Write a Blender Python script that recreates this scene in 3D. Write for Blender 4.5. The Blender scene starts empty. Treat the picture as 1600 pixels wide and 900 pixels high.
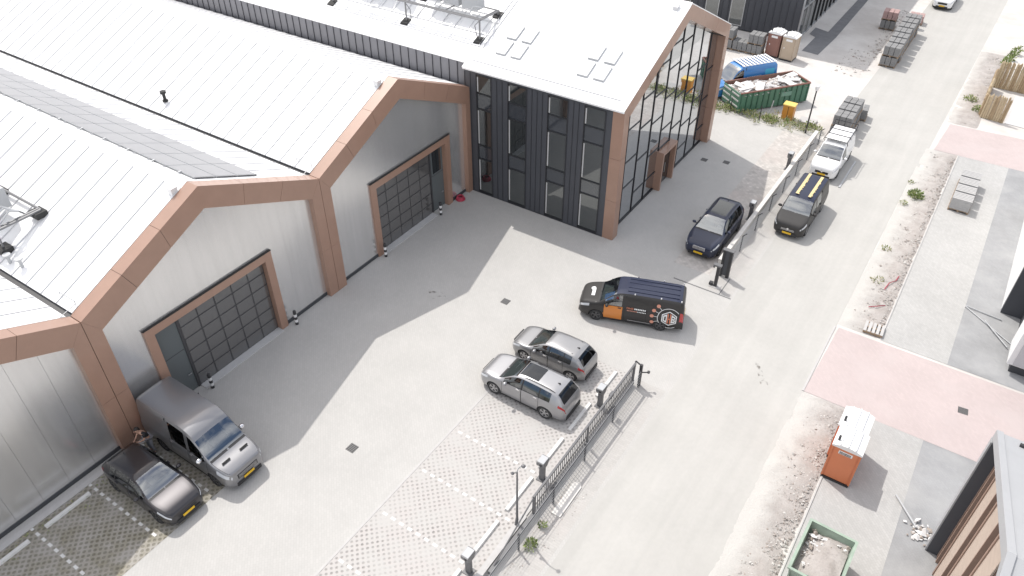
import bpy, bmesh, math, random
from mathutils import Vector, Matrix, noise
random.seed(7)
R = math.radians
sc = bpy.context.scene
COL = sc.collection

# ------------------------------------------------------------------ camera
cam_d = bpy.data.cameras.new('camera')
cam_d.sensor_width = 36.0
cam_d.lens = 1188.825 / 1600 * 36.0
cam_d.clip_start = 0.5
cam_d.clip_end = 6000
cam = bpy.data.objects.new('camera', cam_d)
COL.objects.link(cam)
cam.location = (25.414, -21.352, 26.146)
cam.rotation_mode = 'QUATERNION'
cam.rotation_quaternion = (Matrix.Rotation(R(33.603), 3, 'Z') @ Matrix.Rotation(R(90 - 39.178), 3, 'X') @ Matrix.Rotation(R(0.088), 3, 'Z')).to_quaternion()
sc.camera = cam

# ------------------------------------------------------------------ sky, sun, exposure
SUN_T = Vector((0.602, -0.255, -1.0)).normalized()      # the way the light travels
sun_el = math.asin(-SUN_T.z)
sun_rot = math.atan2(-SUN_T.x, -SUN_T.y)
w = bpy.data.worlds.new('World'); sc.world = w; w.use_nodes = True
nt = w.node_tree; nt.nodes.clear()
sky = nt.nodes.new('ShaderNodeTexSky'); sky.sky_type = 'NISHITA'; sky.sun_disc = False
sky.sun_elevation = sun_el; sky.sun_rotation = sun_rot
sky.air_density = 1.0; sky.dust_density = 2.5; sky.ozone_density = 1.0
tc = nt.nodes.new('ShaderNodeTexCoord')
cl = nt.nodes.new('ShaderNodeTexNoise'); cl.inputs['Scale'].default_value = 2.2; cl.inputs['Detail'].default_value = 6
cl.inputs['Roughness'].default_value = 0.58
cr = nt.nodes.new('ShaderNodeMapRange'); cr.inputs['From Min'].default_value = 0.40; cr.inputs['From Max'].default_value = 0.62
mx = nt.nodes.new('ShaderNodeMix'); mx.data_type = 'RGBA'
mx.inputs['B'].default_value = (10.5, 10.3, 10.2, 1)
bg = nt.nodes.new('ShaderNodeBackground'); bg.inputs['Strength'].default_value = 0.129
wo = nt.nodes.new('ShaderNodeOutputWorld')
nt.links.new(tc.outputs['Generated'], cl.inputs['Vector'])
nt.links.new(cl.outputs['Fac'], cr.inputs['Value'])
nt.links.new(cr.outputs['Result'], mx.inputs['Factor'])
nt.links.new(sky.outputs['Color'], mx.inputs['A'])
nt.links.new(mx.outputs['Result'], bg.inputs['Color'])
nt.links.new(bg.outputs['Background'], wo.inputs['Surface'])
sl = bpy.data.lights.new('sun', 'SUN'); sl.energy = 2.6;  sl.angle = R(0.5); sl.color = (1.0, 0.965, 0.91)
so = bpy.data.objects.new('sun', sl); COL.objects.link(so); so.location = (0, 0, 60)
so.rotation_euler = SUN_T.to_track_quat('-Z', 'Y').to_euler()
sc.view_settings.view_transform = 'Standard'
sc.view_settings.look = 'None'
sc.view_settings.exposure = 0.4
sc.view_settings.gamma = 1.0

# ------------------------------------------------------------------ helpers
class MB:
    def __init__(s, off=(0, 0, 0)):
        s.v = []; s.f = []; s.m = []; s.o = Vector(off)
    def add(s, vs, fs, mi=0):
        n = len(s.v)
        s.v += [(p[0] - s.o.x, p[1] - s.o.y, p[2] - s.o.z) for p in vs]
        s.f += [tuple(i + n for i in f) for f in fs]
        s.m += [mi] * len(fs)
        return s
    def box(s, x0, x1, y0, y1, z0, z1, mi=0, M=None):
        vs = [Vector(p) for p in ((x0, y0, z0), (x1, y0, z0), (x1, y1, z0), (x0, y1, z0), (x0, y0, z1), (x1, y0, z1), (x1, y1, z1), (x0, y1, z1))]
        if M is not None: vs = [M @ p for p in vs]
        return s.add(vs, [(0, 3, 2, 1), (4, 5, 6, 7), (0, 1, 5, 4), (1, 2, 6, 5), (2, 3, 7, 6), (3, 0, 4, 7)], mi)
    def prism(s, poly, ax, a, b, mi=0):
        n = len(poly)
        def P(p, t): return (t, p[0], p[1]) if ax == 'x' else ((p[0], t, p[1]) if ax == 'y' else (p[0], p[1], t))
        vs = [P(p, a) for p in poly] + [P(p, b) for p in poly]
        ar = sum(poly[i][0] * poly[(i + 1) % n][1] - poly[(i + 1) % n][0] * poly[i][1] for i in range(n))
        fl = (ar > 0) == (b > a)
        if ax == 'y': fl = not fl
        fs = [tuple(range(n))[::-1], tuple(range(n, 2 * n))] + [(i, (i + 1) % n, (i + 1) % n + n, i + n) for i in range(n)]
        if not fl: fs = [f[::-1] for f in fs]
        return s.add(vs, fs, mi)
    def cyl(s, p0, p1, r0, r1=None, n=8, mi=0, caps=True):
        p0 = Vector(p0); p1 = Vector(p1); r1 = r0 if r1 is None else r1
        d = (p1 - p0).normalized()
        a = d.orthogonal().normalized(); b = d.cross(a)
        vs = []
        for p, r in ((p0, r0), (p1, r1)):
            for i in range(n):
                t = 2 * math.pi * i / n
                vs.append(p + (a * math.cos(t) + b * math.sin(t)) * r)
        fs = [(i, (i + 1) % n, (i + 1) % n + n, i + n) for i in range(n)]
        if caps: fs += [tuple(range(n))[::-1], tuple(range(n, 2 * n))]
        return s.add(vs, fs, mi)
    def tube(s, pts, r, n=6, mi=0):
        for a, b in zip(pts[:-1], pts[1:]): s.cyl(a, b, r, r, n, mi)
        return s
    def lathe(s, prof, c=(0, 0, 0), ax='z', n=16, mi=0):
        vs = []
        for i in range(n):
            t = 2 * math.pi * i / n
            for r, h in prof:
                x, y = r * math.cos(t), r * math.sin(t)
                p = (x, y, h) if ax == 'z' else ((x, h, y) if ax == 'y' else (h, x, y))
                vs.append((p[0] + c[0], p[1] + c[1], p[2] + c[2]))
        k = len(prof)
        fs = []
        for i in range(n):
            for j in range(k - 1):
                a = i * k + j; b = ((i + 1) % n) * k + j
                fs.append((a, b, b + 1, a + 1) if ax != 'y' else (a, a + 1, b + 1, b))
        return s.add(vs, fs, mi)
    def quad(s, a, b, c, d, mi=0): return s.add([a, b, c, d], [(0, 1, 2, 3)], mi)
    def build(s, name, mats, parent=None, smooth=False, loc=None, kind=None):
        me = bpy.data.meshes.new(name)
        me.from_pydata(s.v, [], s.f)
        for mm in (mats if isinstance(mats, (list, tuple)) else [mats]): me.materials.append(mm)
        if len(me.materials) > 1: me.polygons.foreach_set('material_index', s.m)
        if smooth:
            me.polygons.foreach_set('use_smooth', [True] * len(me.polygons))
            try: me.set_sharp_from_angle(angle=R(38))
            except Exception: pass
        me.validate(); me.update()
        o = bpy.data.objects.new(name, me); COL.objects.link(o)
        if parent is not None: o.parent = parent
        if loc is not None: o.location = loc
        if kind: o['kind'] = kind
        return o

def thing(name, label, cat, loc=(0, 0, 0), rz=0.0, group=None):
    o = bpy.data.objects.new(name, None); COL.objects.link(o)
    o.empty_display_size = 0.3
    o.location = loc; o.rotation_euler = (0, 0, rz)
    o['label'] = label; o['category'] = cat
    if group: o['group'] = group
    return o
def tag(o, label, cat, group=None):
    o['label'] = label; o['category'] = cat
    if group: o['group'] = group
    return o
def inst(src, parent=None, loc=None, rz=None):
    o = src.copy(); COL.objects.link(o)
    if parent is not None: o.parent = parent
    if loc is not None: o.location = loc
    if rz is not None: o.rotation_euler = (0, 0, rz)
    return o
def copy_tree(o, loc=None, rz=None, label=None, parent=None):
    c = o.copy(); COL.objects.link(c)
    if parent is not None: c.parent = parent
    if loc is not None: c.location = loc
    if rz is not None: c.rotation_euler = (0, 0, rz)
    if label: c['label'] = label
    for ch in list(o.children): copy_tree(ch, parent=c)
    return c

# ------------------------------------------------------------------ materials
def _mat(name):
    m = bpy.data.materials.new(name); m.use_nodes = True
    return m, m.node_tree.nodes, m.node_tree.links, m.node_tree.nodes['Principled BSDF']
def M(name, col, rough=0.6, metal=0.0, var=0.0, vscale=1.5, bump=0.0, bscale=40, spec=0.5, coat=0.0, stretch=None):
    m, N, L, P = _mat(name)
    c4 = (*col, 1)
    P.inputs['Base Color'].default_value = c4
    P.inputs['Roughness'].default_value = rough; P.inputs['Metallic'].default_value = metal
    P.inputs['Specular IOR Level'].default_value = spec
    P.inputs['Coat Weight'].default_value = coat; P.inputs['Coat Roughness'].default_value = 0.04
    if var or bump:
        t = N.new('ShaderNodeNewGeometry'); vec = t.outputs['Position']
        if stretch:
            mp = N.new('ShaderNodeMapping'); mp.inputs['Scale'].default_value = stretch
            L.new(vec, mp.inputs['Vector']); vec = mp.outputs['Vector']
    if var:
        n = N.new('ShaderNodeTexNoise'); n.inputs['Scale'].default_value = vscale; n.inputs['Detail'].default_value = 6; n.inputs['Roughness'].default_value = 0.65
        L.new(vec, n.inputs['Vector'])
        r = N.new('ShaderNodeMapRange'); r.inputs['From Min'].default_value = 0.28; r.inputs['From Max'].default_value = 0.72
        r.inputs['To Min'].default_value = 1 - var; r.inputs['To Max'].default_value = 1 + var
        L.new(n.outputs['Fac'], r.inputs['Value'])
        k = N.new('ShaderNodeMix'); k.data_type = 'RGBA'; k.blend_type = 'MULTIPLY'; k.inputs['Factor'].default_value = 1
        k.inputs['A'].default_value = c4
        L.new(r.outputs['Result'], k.inputs['B']); L.new(k.outputs['Result'], P.inputs['Base Color'])
    if bump:
        n2 = N.new('ShaderNodeTexNoise'); n2.inputs['Scale'].default_value = bscale; n2.inputs['Detail'].default_value = 4
        L.new(vec, n2.inputs['Vector'])
        b = N.new('ShaderNodeBump'); b.inputs['Strength'].default_value = bump; b.inputs['Distance'].default_value = 0.02
        L.new(n2.outputs['Fac'], b.inputs['Height']); L.new(b.outputs['Normal'], P.inputs['Normal'])
    return m
def M_paving(name, col, bw=0.21, bh=0.105, joint=0.8, var=0.06, rot=45.0, stain=0.06, stain_scale=0.25, tint=None, rough=0.85):
    """small bricks with soft joints, uneven brick tones and large worn patches"""
    m, N, L, P = _mat(name)
    g = N.new('ShaderNodeNewGeometry')
    mp = N.new('ShaderNodeMapping'); mp.inputs['Rotation'].default_value = (0, 0, R(rot)); L.new(g.outputs['Position'], mp.inputs['Vector'])
    b = N.new('ShaderNodeTexBrick'); b.inputs['Scale'].default_value = 1.0
    b.inputs['Brick Width'].default_value = bw; b.inputs['Row Height'].default_value = bh
    b.inputs['Mortar Size'].default_value = 0.006; b.inputs['Mortar Smooth'].default_value = 0.4
    b.inputs['Color1'].default_value = (*[c * (1 + var) for c in col], 1)
    b.inputs['Color2'].default_value = (*[c * (1 - var) for c in col], 1)
    b.inputs['Mortar'].default_value = (*[c * joint for c in col], 1)
    L.new(mp.outputs['Vector'], b.inputs['Vector'])
    n = N.new('ShaderNodeTexNoise'); n.inputs['Scale'].default_value = stain_scale; n.inputs['Detail'].default_value = 8; n.inputs['Roughness'].default_value = 0.62
    L.new(g.outputs['Position'], n.inputs['Vector'])
    r = N.new('ShaderNodeMapRange'); r.inputs['From Min'].default_value = 0.3; r.inputs['From Max'].default_value = 0.7
    r.inputs['To Min'].default_value = 1 - stain; r.inputs['To Max'].default_value = 1 + stain
    L.new(n.outputs['Fac'], r.inputs['Value'])
    k = N.new('ShaderNodeMix'); k.data_type = 'RGBA'; k.blend_type = 'MULTIPLY'; k.inputs['Factor'].default_value = 1
    L.new(b.outputs['Color'], k.inputs['A']); L.new(r.outputs['Result'], k.inputs['B'])
    out = k.outputs['Result']
    if tint:
        n3 = N.new('ShaderNodeTexNoise'); n3.inputs['Scale'].default_value = 0.45; n3.inputs['Detail'].default_value = 5
        L.new(g.outputs['Position'], n3.inputs['Vector'])
        r3 = N.new('ShaderNodeMapRange'); r3.inputs['From Min'].default_value = 0.5; r3.inputs['From Max'].default_value = 0.7; r3.inputs['To Max'].default_value = 0.7
        L.new(n3.outputs['Fac'], r3.inputs['Value'])
        k3 = N.new('ShaderNodeMix'); k3.data_type = 'RGBA'; L.new(r3.outputs['Result'], k3.inputs['Factor'])
        L.new(out, k3.inputs['A']); k3.inputs['B'].default_value = (*tint, 1); out = k3.outputs['Result']
    L.new(out, P.inputs['Base Color'])
    P.inputs['Roughness'].default_value = rough
    bp = N.new('ShaderNodeBump'); bp.inputs['Strength'].default_value = 0.35; bp.inputs['Distance'].default_value = 0.006
    L.new(b.outputs['Fac'], bp.inputs['Height']); bp.invert = True
    L.new(bp.outputs['Normal'], P.inputs['Normal'])
    return m
def M_grasspaver(name, col, hole, pitch=0.2, fill=0.45, keep=0.5, moss=None):
    """concrete lattice pavers: rows of diamond holes, some silted up"""
    m, N, L, P = _mat(name)
    g = N.new('ShaderNodeNewGeometry')
    sx = N.new('ShaderNodeSeparateXYZ'); L.new(g.outputs['Position'], sx.inputs['Vector'])
    def mth(op, a, b=None):
        q = N.new('ShaderNodeMath'); q.operation = op
        for i, s_ in enumerate((a, b)):
            if s_ is None: continue
            if isinstance(s_, (int, float)): q.inputs[i].default_value = s_
            else: L.new(s_, q.inputs[i])
        return q.outputs[0]
    k = math.pi / pitch
    a = mth('SINE', mth('MULTIPLY', mth('ADD', sx.outputs['X'], sx.outputs['Y']), k * 0.72))
    b = mth('SINE', mth('MULTIPLY', mth('SUBTRACT', sx.outputs['X'], sx.outputs['Y']), k * 0.72))
    d = mth('ABSOLUTE', mth('MULTIPLY', a, b))
    n = N.new('ShaderNodeTexNoise'); n.inputs['Scale'].default_value = 0.55; n.inputs['Detail'].default_value = 9; n.inputs['Roughness'].default_value = 0.8
    L.new(g.outputs['Position'], n.inputs['Vector'])
    r = N.new('ShaderNodeMapRange'); r.inputs['From Min'].default_value = 0.35; r.inputs['From Max'].default_value = 0.65
    r.inputs['To Min'].default_value = keep; r.inputs['To Max'].default_value = 1.0
    L.new(n.outputs['Fac'], r.inputs['Value'])
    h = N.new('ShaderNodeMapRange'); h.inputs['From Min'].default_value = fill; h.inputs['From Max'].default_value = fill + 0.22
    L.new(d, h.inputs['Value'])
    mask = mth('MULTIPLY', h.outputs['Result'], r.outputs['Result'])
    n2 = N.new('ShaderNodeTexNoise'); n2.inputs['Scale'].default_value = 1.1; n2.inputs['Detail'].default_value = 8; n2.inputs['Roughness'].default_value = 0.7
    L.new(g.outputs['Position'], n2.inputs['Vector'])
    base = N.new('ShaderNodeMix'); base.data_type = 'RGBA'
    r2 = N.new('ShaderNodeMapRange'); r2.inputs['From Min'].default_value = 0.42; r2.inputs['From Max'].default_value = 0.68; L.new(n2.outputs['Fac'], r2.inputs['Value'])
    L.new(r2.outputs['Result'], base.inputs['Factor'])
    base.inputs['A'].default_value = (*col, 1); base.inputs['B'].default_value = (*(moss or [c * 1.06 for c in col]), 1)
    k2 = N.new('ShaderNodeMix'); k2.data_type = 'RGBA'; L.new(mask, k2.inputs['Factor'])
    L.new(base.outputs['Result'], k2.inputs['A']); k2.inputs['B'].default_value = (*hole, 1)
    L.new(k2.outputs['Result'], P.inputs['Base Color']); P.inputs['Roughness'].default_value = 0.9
    bp = N.new('ShaderNodeBump'); bp.inputs['Strength'].default_value = 0.8; bp.inputs['Distance'].default_value = 0.03; bp.invert = True
    L.new(mask, bp.inputs['Height']); L.new(bp.outputs['Normal'], P.inputs['Normal'])
    return m
def M_glass(name, refl=0.15, body=(0.02, 0.024, 0.028), rough=0.02, tint=(0.85, 0.9, 0.92), tile=False):
    """coated glass: dark body with a mirror layer"""
    m, N, L, P = _mat(name)
    P.inputs['Base Color'].default_value = (*body, 1); P.inputs['Roughness'].default_value = 0.05
    gl = N.new('ShaderNodeBsdfGlossy'); gl.inputs['Color'].default_value = (*tint, 1); gl.inputs['Roughness'].default_value = rough
    mxs = N.new('ShaderNodeMixShader'); mxs.inputs['Fac'].default_value = refl
    L.new(P.outputs['BSDF'], mxs.inputs[1]); L.new(gl.outputs['BSDF'], mxs.inputs[2])
    L.new(mxs.outputs['Shader'], N['Material Output'].inputs['Surface'])
    n = N.new('ShaderNodeTexNoise'); n.inputs['Scale'].default_value = 0.8; g = N.new('ShaderNodeNewGeometry'); L.new(g.outputs['Position'], n.inputs['Vector'])
    b = N.new('ShaderNodeBump'); b.inputs['Strength'].default_value = 0.05; b.inputs['Distance'].default_value = 0.05
    L.new(n.outputs['Fac'], b.inputs['Height']); L.new(b.outputs['Normal'], gl.inputs['Normal'])
    return m
def M_carglass(name, tint=(0.30, 0.34, 0.35), base=0.10):
    m, N, L, P = _mat(name)
    N.remove(P)
    tr = N.new('ShaderNodeBsdfTransparent'); tr.inputs['Color'].default_value = (*tint, 1)
    gl = N.new('ShaderNodeBsdfGlossy'); gl.inputs['Color'].default_value = (0.95, 0.98, 1, 1); gl.inputs['Roughness'].default_value = 0.01
    fr = N.new('ShaderNodeFresnel'); fr.inputs['IOR'].default_value = 1.5
    ad = N.new('ShaderNodeMath'); ad.operation = 'ADD'; ad.inputs[1].default_value = base; ad.use_clamp = True
    L.new(fr.outputs['Fac'], ad.inputs[0])
    mxs = N.new('ShaderNodeMixShader'); L.new(ad.outputs[0], mxs.inputs['Fac'])
    L.new(tr.outputs['BSDF'], mxs.inputs[1]); L.new(gl.outputs['BSDF'], mxs.inputs[2])
    L.new(mxs.outputs['Shader'], N['Material Output'].inputs['Surface'])
    return m
def M_sand(name, c1, c2, scale=0.6, bump=0.5, speck=None, xmix=None):
    m, N, L, P = _mat(name)
    g = N.new('ShaderNodeNewGeometry')
    n = N.new('ShaderNodeTexNoise'); n.inputs['Scale'].default_value = scale; n.inputs['Detail'].default_value = 10; n.inputs['Roughness'].default_value = 0.7
    L.new(g.outputs['Position'], n.inputs['Vector'])
    r = N.new('ShaderNodeMapRange'); r.inputs['From Min'].default_value = 0.38; r.inputs['From Max'].default_value = 0.62; L.new(n.outputs['Fac'], r.inputs['Value'])
    k = N.new('ShaderNodeMix'); k.data_type = 'RGBA'; L.new(r.outputs['Result'], k.inputs['Factor'])
    k.inputs['A'].default_value = (*c1, 1); k.inputs['B'].default_value = (*c2, 1)
    out = k.outputs['Result']
    n2 = N.new('ShaderNodeTexNoise'); n2.inputs['Scale'].default_value = 9; n2.inputs['Detail'].default_value = 6; n2.inputs['Roughness'].default_value = 0.75
    L.new(g.outputs['Position'], n2.inputs['Vector'])
    if speck:
        r2 = N.new('ShaderNodeMapRange'); r2.inputs['From Min'].default_value = 0.56; r2.inputs['From Max'].default_value = 0.66; r2.inputs['To Max'].default_value = 0.7; L.new(n2.outputs['Fac'], r2.inputs['Value'])
        k2 = N.new('ShaderNodeMix'); k2.data_type = 'RGBA'; L.new(r2.outputs['Result'], k2.inputs['Factor'])
        L.new(out, k2.inputs['A']); k2.inputs['B'].default_value = (*speck, 1); out = k2.outputs['Result']
    if xmix:                                                 # clean driven sand on the road side, churned earth on the other
        sp = N.new('ShaderNodeSeparateXYZ'); L.new(g.outputs['Position'], sp.inputs['Vector'])
        n4 = N.new('ShaderNodeTexNoise'); n4.inputs['Scale'].default_value = 1.3; n4.inputs['Detail'].default_value = 8; n4.inputs['Roughness'].default_value = 0.7; L.new(g.outputs['Position'], n4.inputs['Vector'])
        ma = N.new('ShaderNodeMath'); ma.operation = 'MULTIPLY_ADD'; ma.inputs[1].default_value = 2.2; L.new(n4.outputs['Fac'], ma.inputs[0]); L.new(sp.outputs['X'], ma.inputs[2])
        r4 = N.new('ShaderNodeMapRange'); r4.inputs['From Min'].default_value = xmix[0] + 1.1; r4.inputs['From Max'].default_value = xmix[1] + 1.1; L.new(ma.outputs[0], r4.inputs['Value'])
        k4 = N.new('ShaderNodeMix'); k4.data_type = 'RGBA'; L.new(r4.outputs['Result'], k4.inputs['Factor']); k4.inputs['A'].default_value = (0.50, 0.485, 0.46, 1); L.new(out, k4.inputs['B']); out = k4.outputs['Result']
    L.new(out, P.inputs['Base Color']); P.inputs['Roughness'].default_value = 0.95; P.inputs['Specular IOR Level'].default_value = 0.2
    b = N.new('ShaderNodeBump'); b.inputs['Strength'].default_value = bump; b.inputs['Distance'].default_value = 0.05
    L.new(n2.outputs['Fac'], b.inputs['Height']); L.new(b.outputs['Normal'], P.inputs['Normal'])
    return m

def M_track(name, col):
    """dusty road: soft patches plus faint wheel tracks along its length"""
    m, N, L, P = _mat(name)
    g = N.new('ShaderNodeNewGeometry'); out = None
    for sc_, st, amt in ((0.35, (1, 1, 1), 0.05), (1.6, (1, 0.035, 1), 0.045), (5.0, (1, 0.8, 1), 0.025)):
        mp = N.new('ShaderNodeMapping'); mp.inputs['Scale'].default_value = st; L.new(g.outputs['Position'], mp.inputs['Vector'])
        n = N.new('ShaderNodeTexNoise'); n.inputs['Scale'].default_value = sc_; n.inputs['Detail'].default_value = 6; n.inputs['Roughness'].default_value = 0.6
        L.new(mp.outputs['Vector'], n.inputs['Vector'])
        r = N.new('ShaderNodeMapRange'); r.inputs['From Min'].default_value = 0.3; r.inputs['From Max'].default_value = 0.7; r.inputs['To Min'].default_value = 1 - amt; r.inputs['To Max'].default_value = 1 + amt
        L.new(n.outputs['Fac'], r.inputs['Value'])
        k = N.new('ShaderNodeMix'); k.data_type = 'RGBA'; k.blend_type = 'MULTIPLY'; k.inputs['Factor'].default_value = 1
        if out is None: k.inputs['A'].default_value = (*col, 1)
        else: L.new(out, k.inputs['A'])
        L.new(r.outputs['Result'], k.inputs['B']); out = k.outputs['Result']
    L.new(out, P.inputs['Base Color']); P.inputs['Roughness'].default_value = 0.9
    return m
m_roof = M('white_roof_sheet', (0.80, 0.80, 0.80), 0.45, var=0.03, vscale=0.5)
m_seam = M('roof_seam_grey', (0.60, 0.60, 0.61), 0.5)
m_brown = M('brown_cladding', (0.335, 0.205, 0.15), 0.4, var=0.06, vscale=1.2, spec=0.5, coat=0.35)
m_joint = M('dark_joint', (0.03, 0.027, 0.025), 0.8)
m_alu = M('brushed_aluminium', (0.74, 0.735, 0.73), 0.25, 0.74, var=0.05, vscale=1.0, bump=0.012, bscale=2.0, stretch=(1, 5, 0.25))
m_gutter = M('black_gutter', (0.03, 0.03, 0.033), 0.5)
m_plinth = M('dark_plinth', (0.055, 0.058, 0.065), 0.6)
m_anth = M('anthracite_metal', (0.068, 0.072, 0.083), 0.5, var=0.06, vscale=1.0, spec=0.4)
m_anth2 = M('anthracite_seam', (0.035, 0.037, 0.043), 0.5)
m_stripwall = M('grey_zinc_cladding', (0.17, 0.17, 0.185), 0.45, var=0.06, vscale=1.5)
m_doorpane = M_glass('smoked_door_pane', 0.14, (0.095, 0.09, 0.088), 0.12)
m_doorgrey = M('door_grey', (0.11, 0.125, 0.13), 0.45)
m_doorframe = M('door_mullion', (0.05, 0.05, 0.054), 0.5)
m_light = M('pale_concrete', (0.5, 0.5, 0.5), 0.8, var=0.06, vscale=3)
m_glassA = M_glass('coated_curtain_glass', 0.62, (0.03, 0.035, 0.04), 0.015, (0.88, 0.91, 0.94))
m_glassB = M_glass('dark_window_glass', 0.17, (0.02, 0.023, 0.024), 0.015)
m_spandrel = M_glass('spandrel_panel', 0.10, (0.045, 0.049, 0.058), 0.04)
m_white = M('white_paint', (0.8, 0.8, 0.8), 0.5)
m_frame = M('black_frame', (0.025, 0.026, 0.03), 0.45)
m_steel = M('galvanised_steel', (0.40, 0.41, 0.42), 0.45, 0.5)
m_railgrey = M('plant_rail_grey', (0.19, 0.19, 0.195), 0.5)
m_unit = M('unit_grey', (0.42, 0.43, 0.44), 0.5)
m_dark = M('dark_rubber', (0.03, 0.03, 0.03), 0.8)
m_pv = M('solar_cell_sky_sheen', (0.235, 0.235, 0.245), 0.3, spec=0.5)  # pale grey stands in for bright sky mirrored at a grazing angle
m_black = M('black_post', (0.035, 0.035, 0.038), 0.5)
m_greymetal = M('grey_gate_metal', (0.13, 0.13, 0.135), 0.45)
m_bollw = M('bollard_white', (0.75, 0.75, 0.75), 0.4)
m_yellow = M('plate_yellow', (0.75, 0.46, 0.02), 0.5)
# ================================================================== SETTING: ground sheets
def sheet(name, poly, z, mat, kind='structure'):
    b = MB(); n = len(poly)
    ar = sum(poly[i][0] * poly[(i + 1) % n][1] - poly[(i + 1) % n][0] * poly[i][1] for i in range(n))
    if ar < 0: poly = poly[::-1]
    b.add([(x, y, z) for x, y in poly], [tuple(range(n))])
    return b.build(name, mat, kind=kind)
def rect(x0, x1, y0, y1): return [(x0, y0), (x1, y0), (x1, y1), (x0, y1)]
m_ground = M_sand('sand_ground', (0.50, 0.475, 0.45), (0.62, 0.60, 0.575), 0.25, 0.35, speck=None)
m_road = M_track('sanded_road', (0.43, 0.42, 0.398))
m_yard = M_paving('yard_pavers', (0.447, 0.437, 0.419), joint=0.88, var=0.025, stain=0.045, stain_scale=0.5)
m_bayR = M_grasspaver('parking_lattice', (0.45, 0.437, 0.42), (0.25, 0.24, 0.225), 0.2, 0.6, -0.15, (0.46, 0.43, 0.415))
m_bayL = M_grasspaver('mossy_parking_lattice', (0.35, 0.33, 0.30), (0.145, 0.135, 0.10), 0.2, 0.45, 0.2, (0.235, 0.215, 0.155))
m_bay2 = M_paving('mottled_bay_pavers', (0.46, 0.435, 0.41), 0.2, 0.2, 0.75, 0.12, 45, 0.14, 1.2, tint=(0.43, 0.385, 0.36))
m_strip = M_paving('roadside_pavers', (0.435, 0.42, 0.40), 0.21, 0.105, 0.85, 0.04, 0, 0.06, 0.8, tint=(0.44, 0.41, 0.39))
m_pave = M_paving('pavement_pavers', (0.41, 0.405, 0.395), 0.21, 0.105, 0.84, 0.05, 45, 0.07, 0.4)
m_slab = M_paving('grey_dusty_paving', (0.30, 0.303, 0.308), 0.21, 0.105, 0.92, 0.03, 45, 0.16, 0.35, tint=(0.38, 0.38, 0.38))
m_pink = M_paving('pink_driveway_pavers', (0.465, 0.395, 0.385), 0.21, 0.105, 0.93, 0.03, 45, 0.05, 0.5, tint=(0.475, 0.415, 0.405))
m_verge = M_sand('sandy_verge', (0.355, 0.325, 0.305), (0.44, 0.41, 0.39), 1.4, 0.8, speck=(0.28, 0.25, 0.235), xmix=(23.6, 24.6))
m_asph = M('dark_asphalt_strip', (0.17, 0.172, 0.18), 0.9, var=0.15, vscale=1.5, bump=0.4, bscale=60)
m_kerb = M('pale_kerb', (0.46, 0.45, 0.44), 0.8, var=0.06, vscale=4)
m_mark = M('white_marking_block', (0.64, 0.635, 0.62), 0.7, var=0.06, vscale=6)

sheet('ground', rect(-1500, 1500, -1500, 1500), -0.016, m_ground)
sheet('road', rect(17.9, 23.2, -80, 31.5), -0.008, m_road)
sheet('road_far', [(16.9, 31.5), (23.4, 31.5), (24.6, 120), (18.4, 120)], -0.012, m_road)
sheet('yard_paving', rect(-3, 18.0, -60, 31.8), -0.004, m_yard)
sheet('parking_bay', rect(11.0, 15.95, -40, 3.05), 0.0, m_bayR)
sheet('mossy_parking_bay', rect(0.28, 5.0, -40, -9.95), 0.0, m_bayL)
sheet('office_parking_bay', rect(14.0, 16.15, 12.4, 31.5), 0.0, m_bay2)
sheet('roadside_strip', rect(16.5, 17.85, -40, 3.0), 0.0, m_strip)
sheet('roadside_strip_far', rect(16.5, 17.85, 11.2, 31.7), 0.0, m_strip)
sheet('pavement', rect(25.35, 28.45, -40, 6.6), -0.004, m_pave)
sheet('pavement_far', rect(25.35, 28.45, 12.2, 35.0), -0.004, m_pave)
sheet('dusty_paving', rect(28.45, 60, -40, 6.6), -0.006, m_slab)
sheet('dusty_paving_far', rect(28.45, 60, 12.2, 35.2), -0.006, m_slab)
sheet('driveway', [(23.2, 6.6), (60, 6.6), (60, 12.2), (23.35, 12.0)], 0.0, m_pink)
sheet('driveway_far', [(23.75, 34.6), (60, 35.2), (60, 42), (24.0, 39.4)], 0.0, m_pink)
sheet('asphalt_strip', [(10.55, 47.2), (12.0, 47.0), (12.2, 52), (12.0, 75), (11.2, 75), (11.2, 53), (9.9, 53.5), (9.9, 51.5), (10.6, 51)], 0.0, m_asph)
# kerbs
b = MB(); b.box(10.9, 11.0, -40, 3.05, -0.05, 0.012); b.build('parking_edge_kerb', m_kerb, kind='structure')
b = MB(); b.box(25.29, 25.35, -40, 6.6, -0.05, 0.04); b.build('pavement_kerb', m_kerb, kind='structure')
b = MB(); b.box(25.29, 25.35, 12.3, 34.6, -0.05, 0.04); b.build('pavement_kerb_far', m_kerb, kind='structure')
b = MB(); b.box(23.1, 23.2, 6.6, 12.0, -0.05, 0.02); b.build('driveway_kerb', m_kerb, kind='structure')
b = MB(); b.box(0.0, 0.28, -40, -10.6, -0.05, 0.03); b.build('facade_kerb', m_kerb, kind='structure')
b = MB(); b.box(15.95, 16.2, -40, -6.4, -0.05, 0.22); b.box(15.95, 16.1, -6.4, 3.05, -0.05, 0.05); b.build('fence_kerb', m_kerb, kind='structure')
# marking blocks: rows of pale pavers between the bays
mk = MB(); mk.box(-0.105, 0.105, -0.055, 0.055, -0.03, 0.006)
mk_src = None
def marks(x0, x1, y, step=0.42):
    global mk_src
    x = x0
    while x <= x1:
        if mk_src is None:
            mk_src = mk.build('marking_block', m_mark, loc=(x, y, 0), kind='structure')
        else:
            inst(mk_src, loc=(x, y, 0))
        x += step
for k in range(5): marks(11.35, 15.8, -4.3 - 2.5 * k)
for y in (-15.0, -17.5, -12.5): marks(0.3, 4.9, y)

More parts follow.
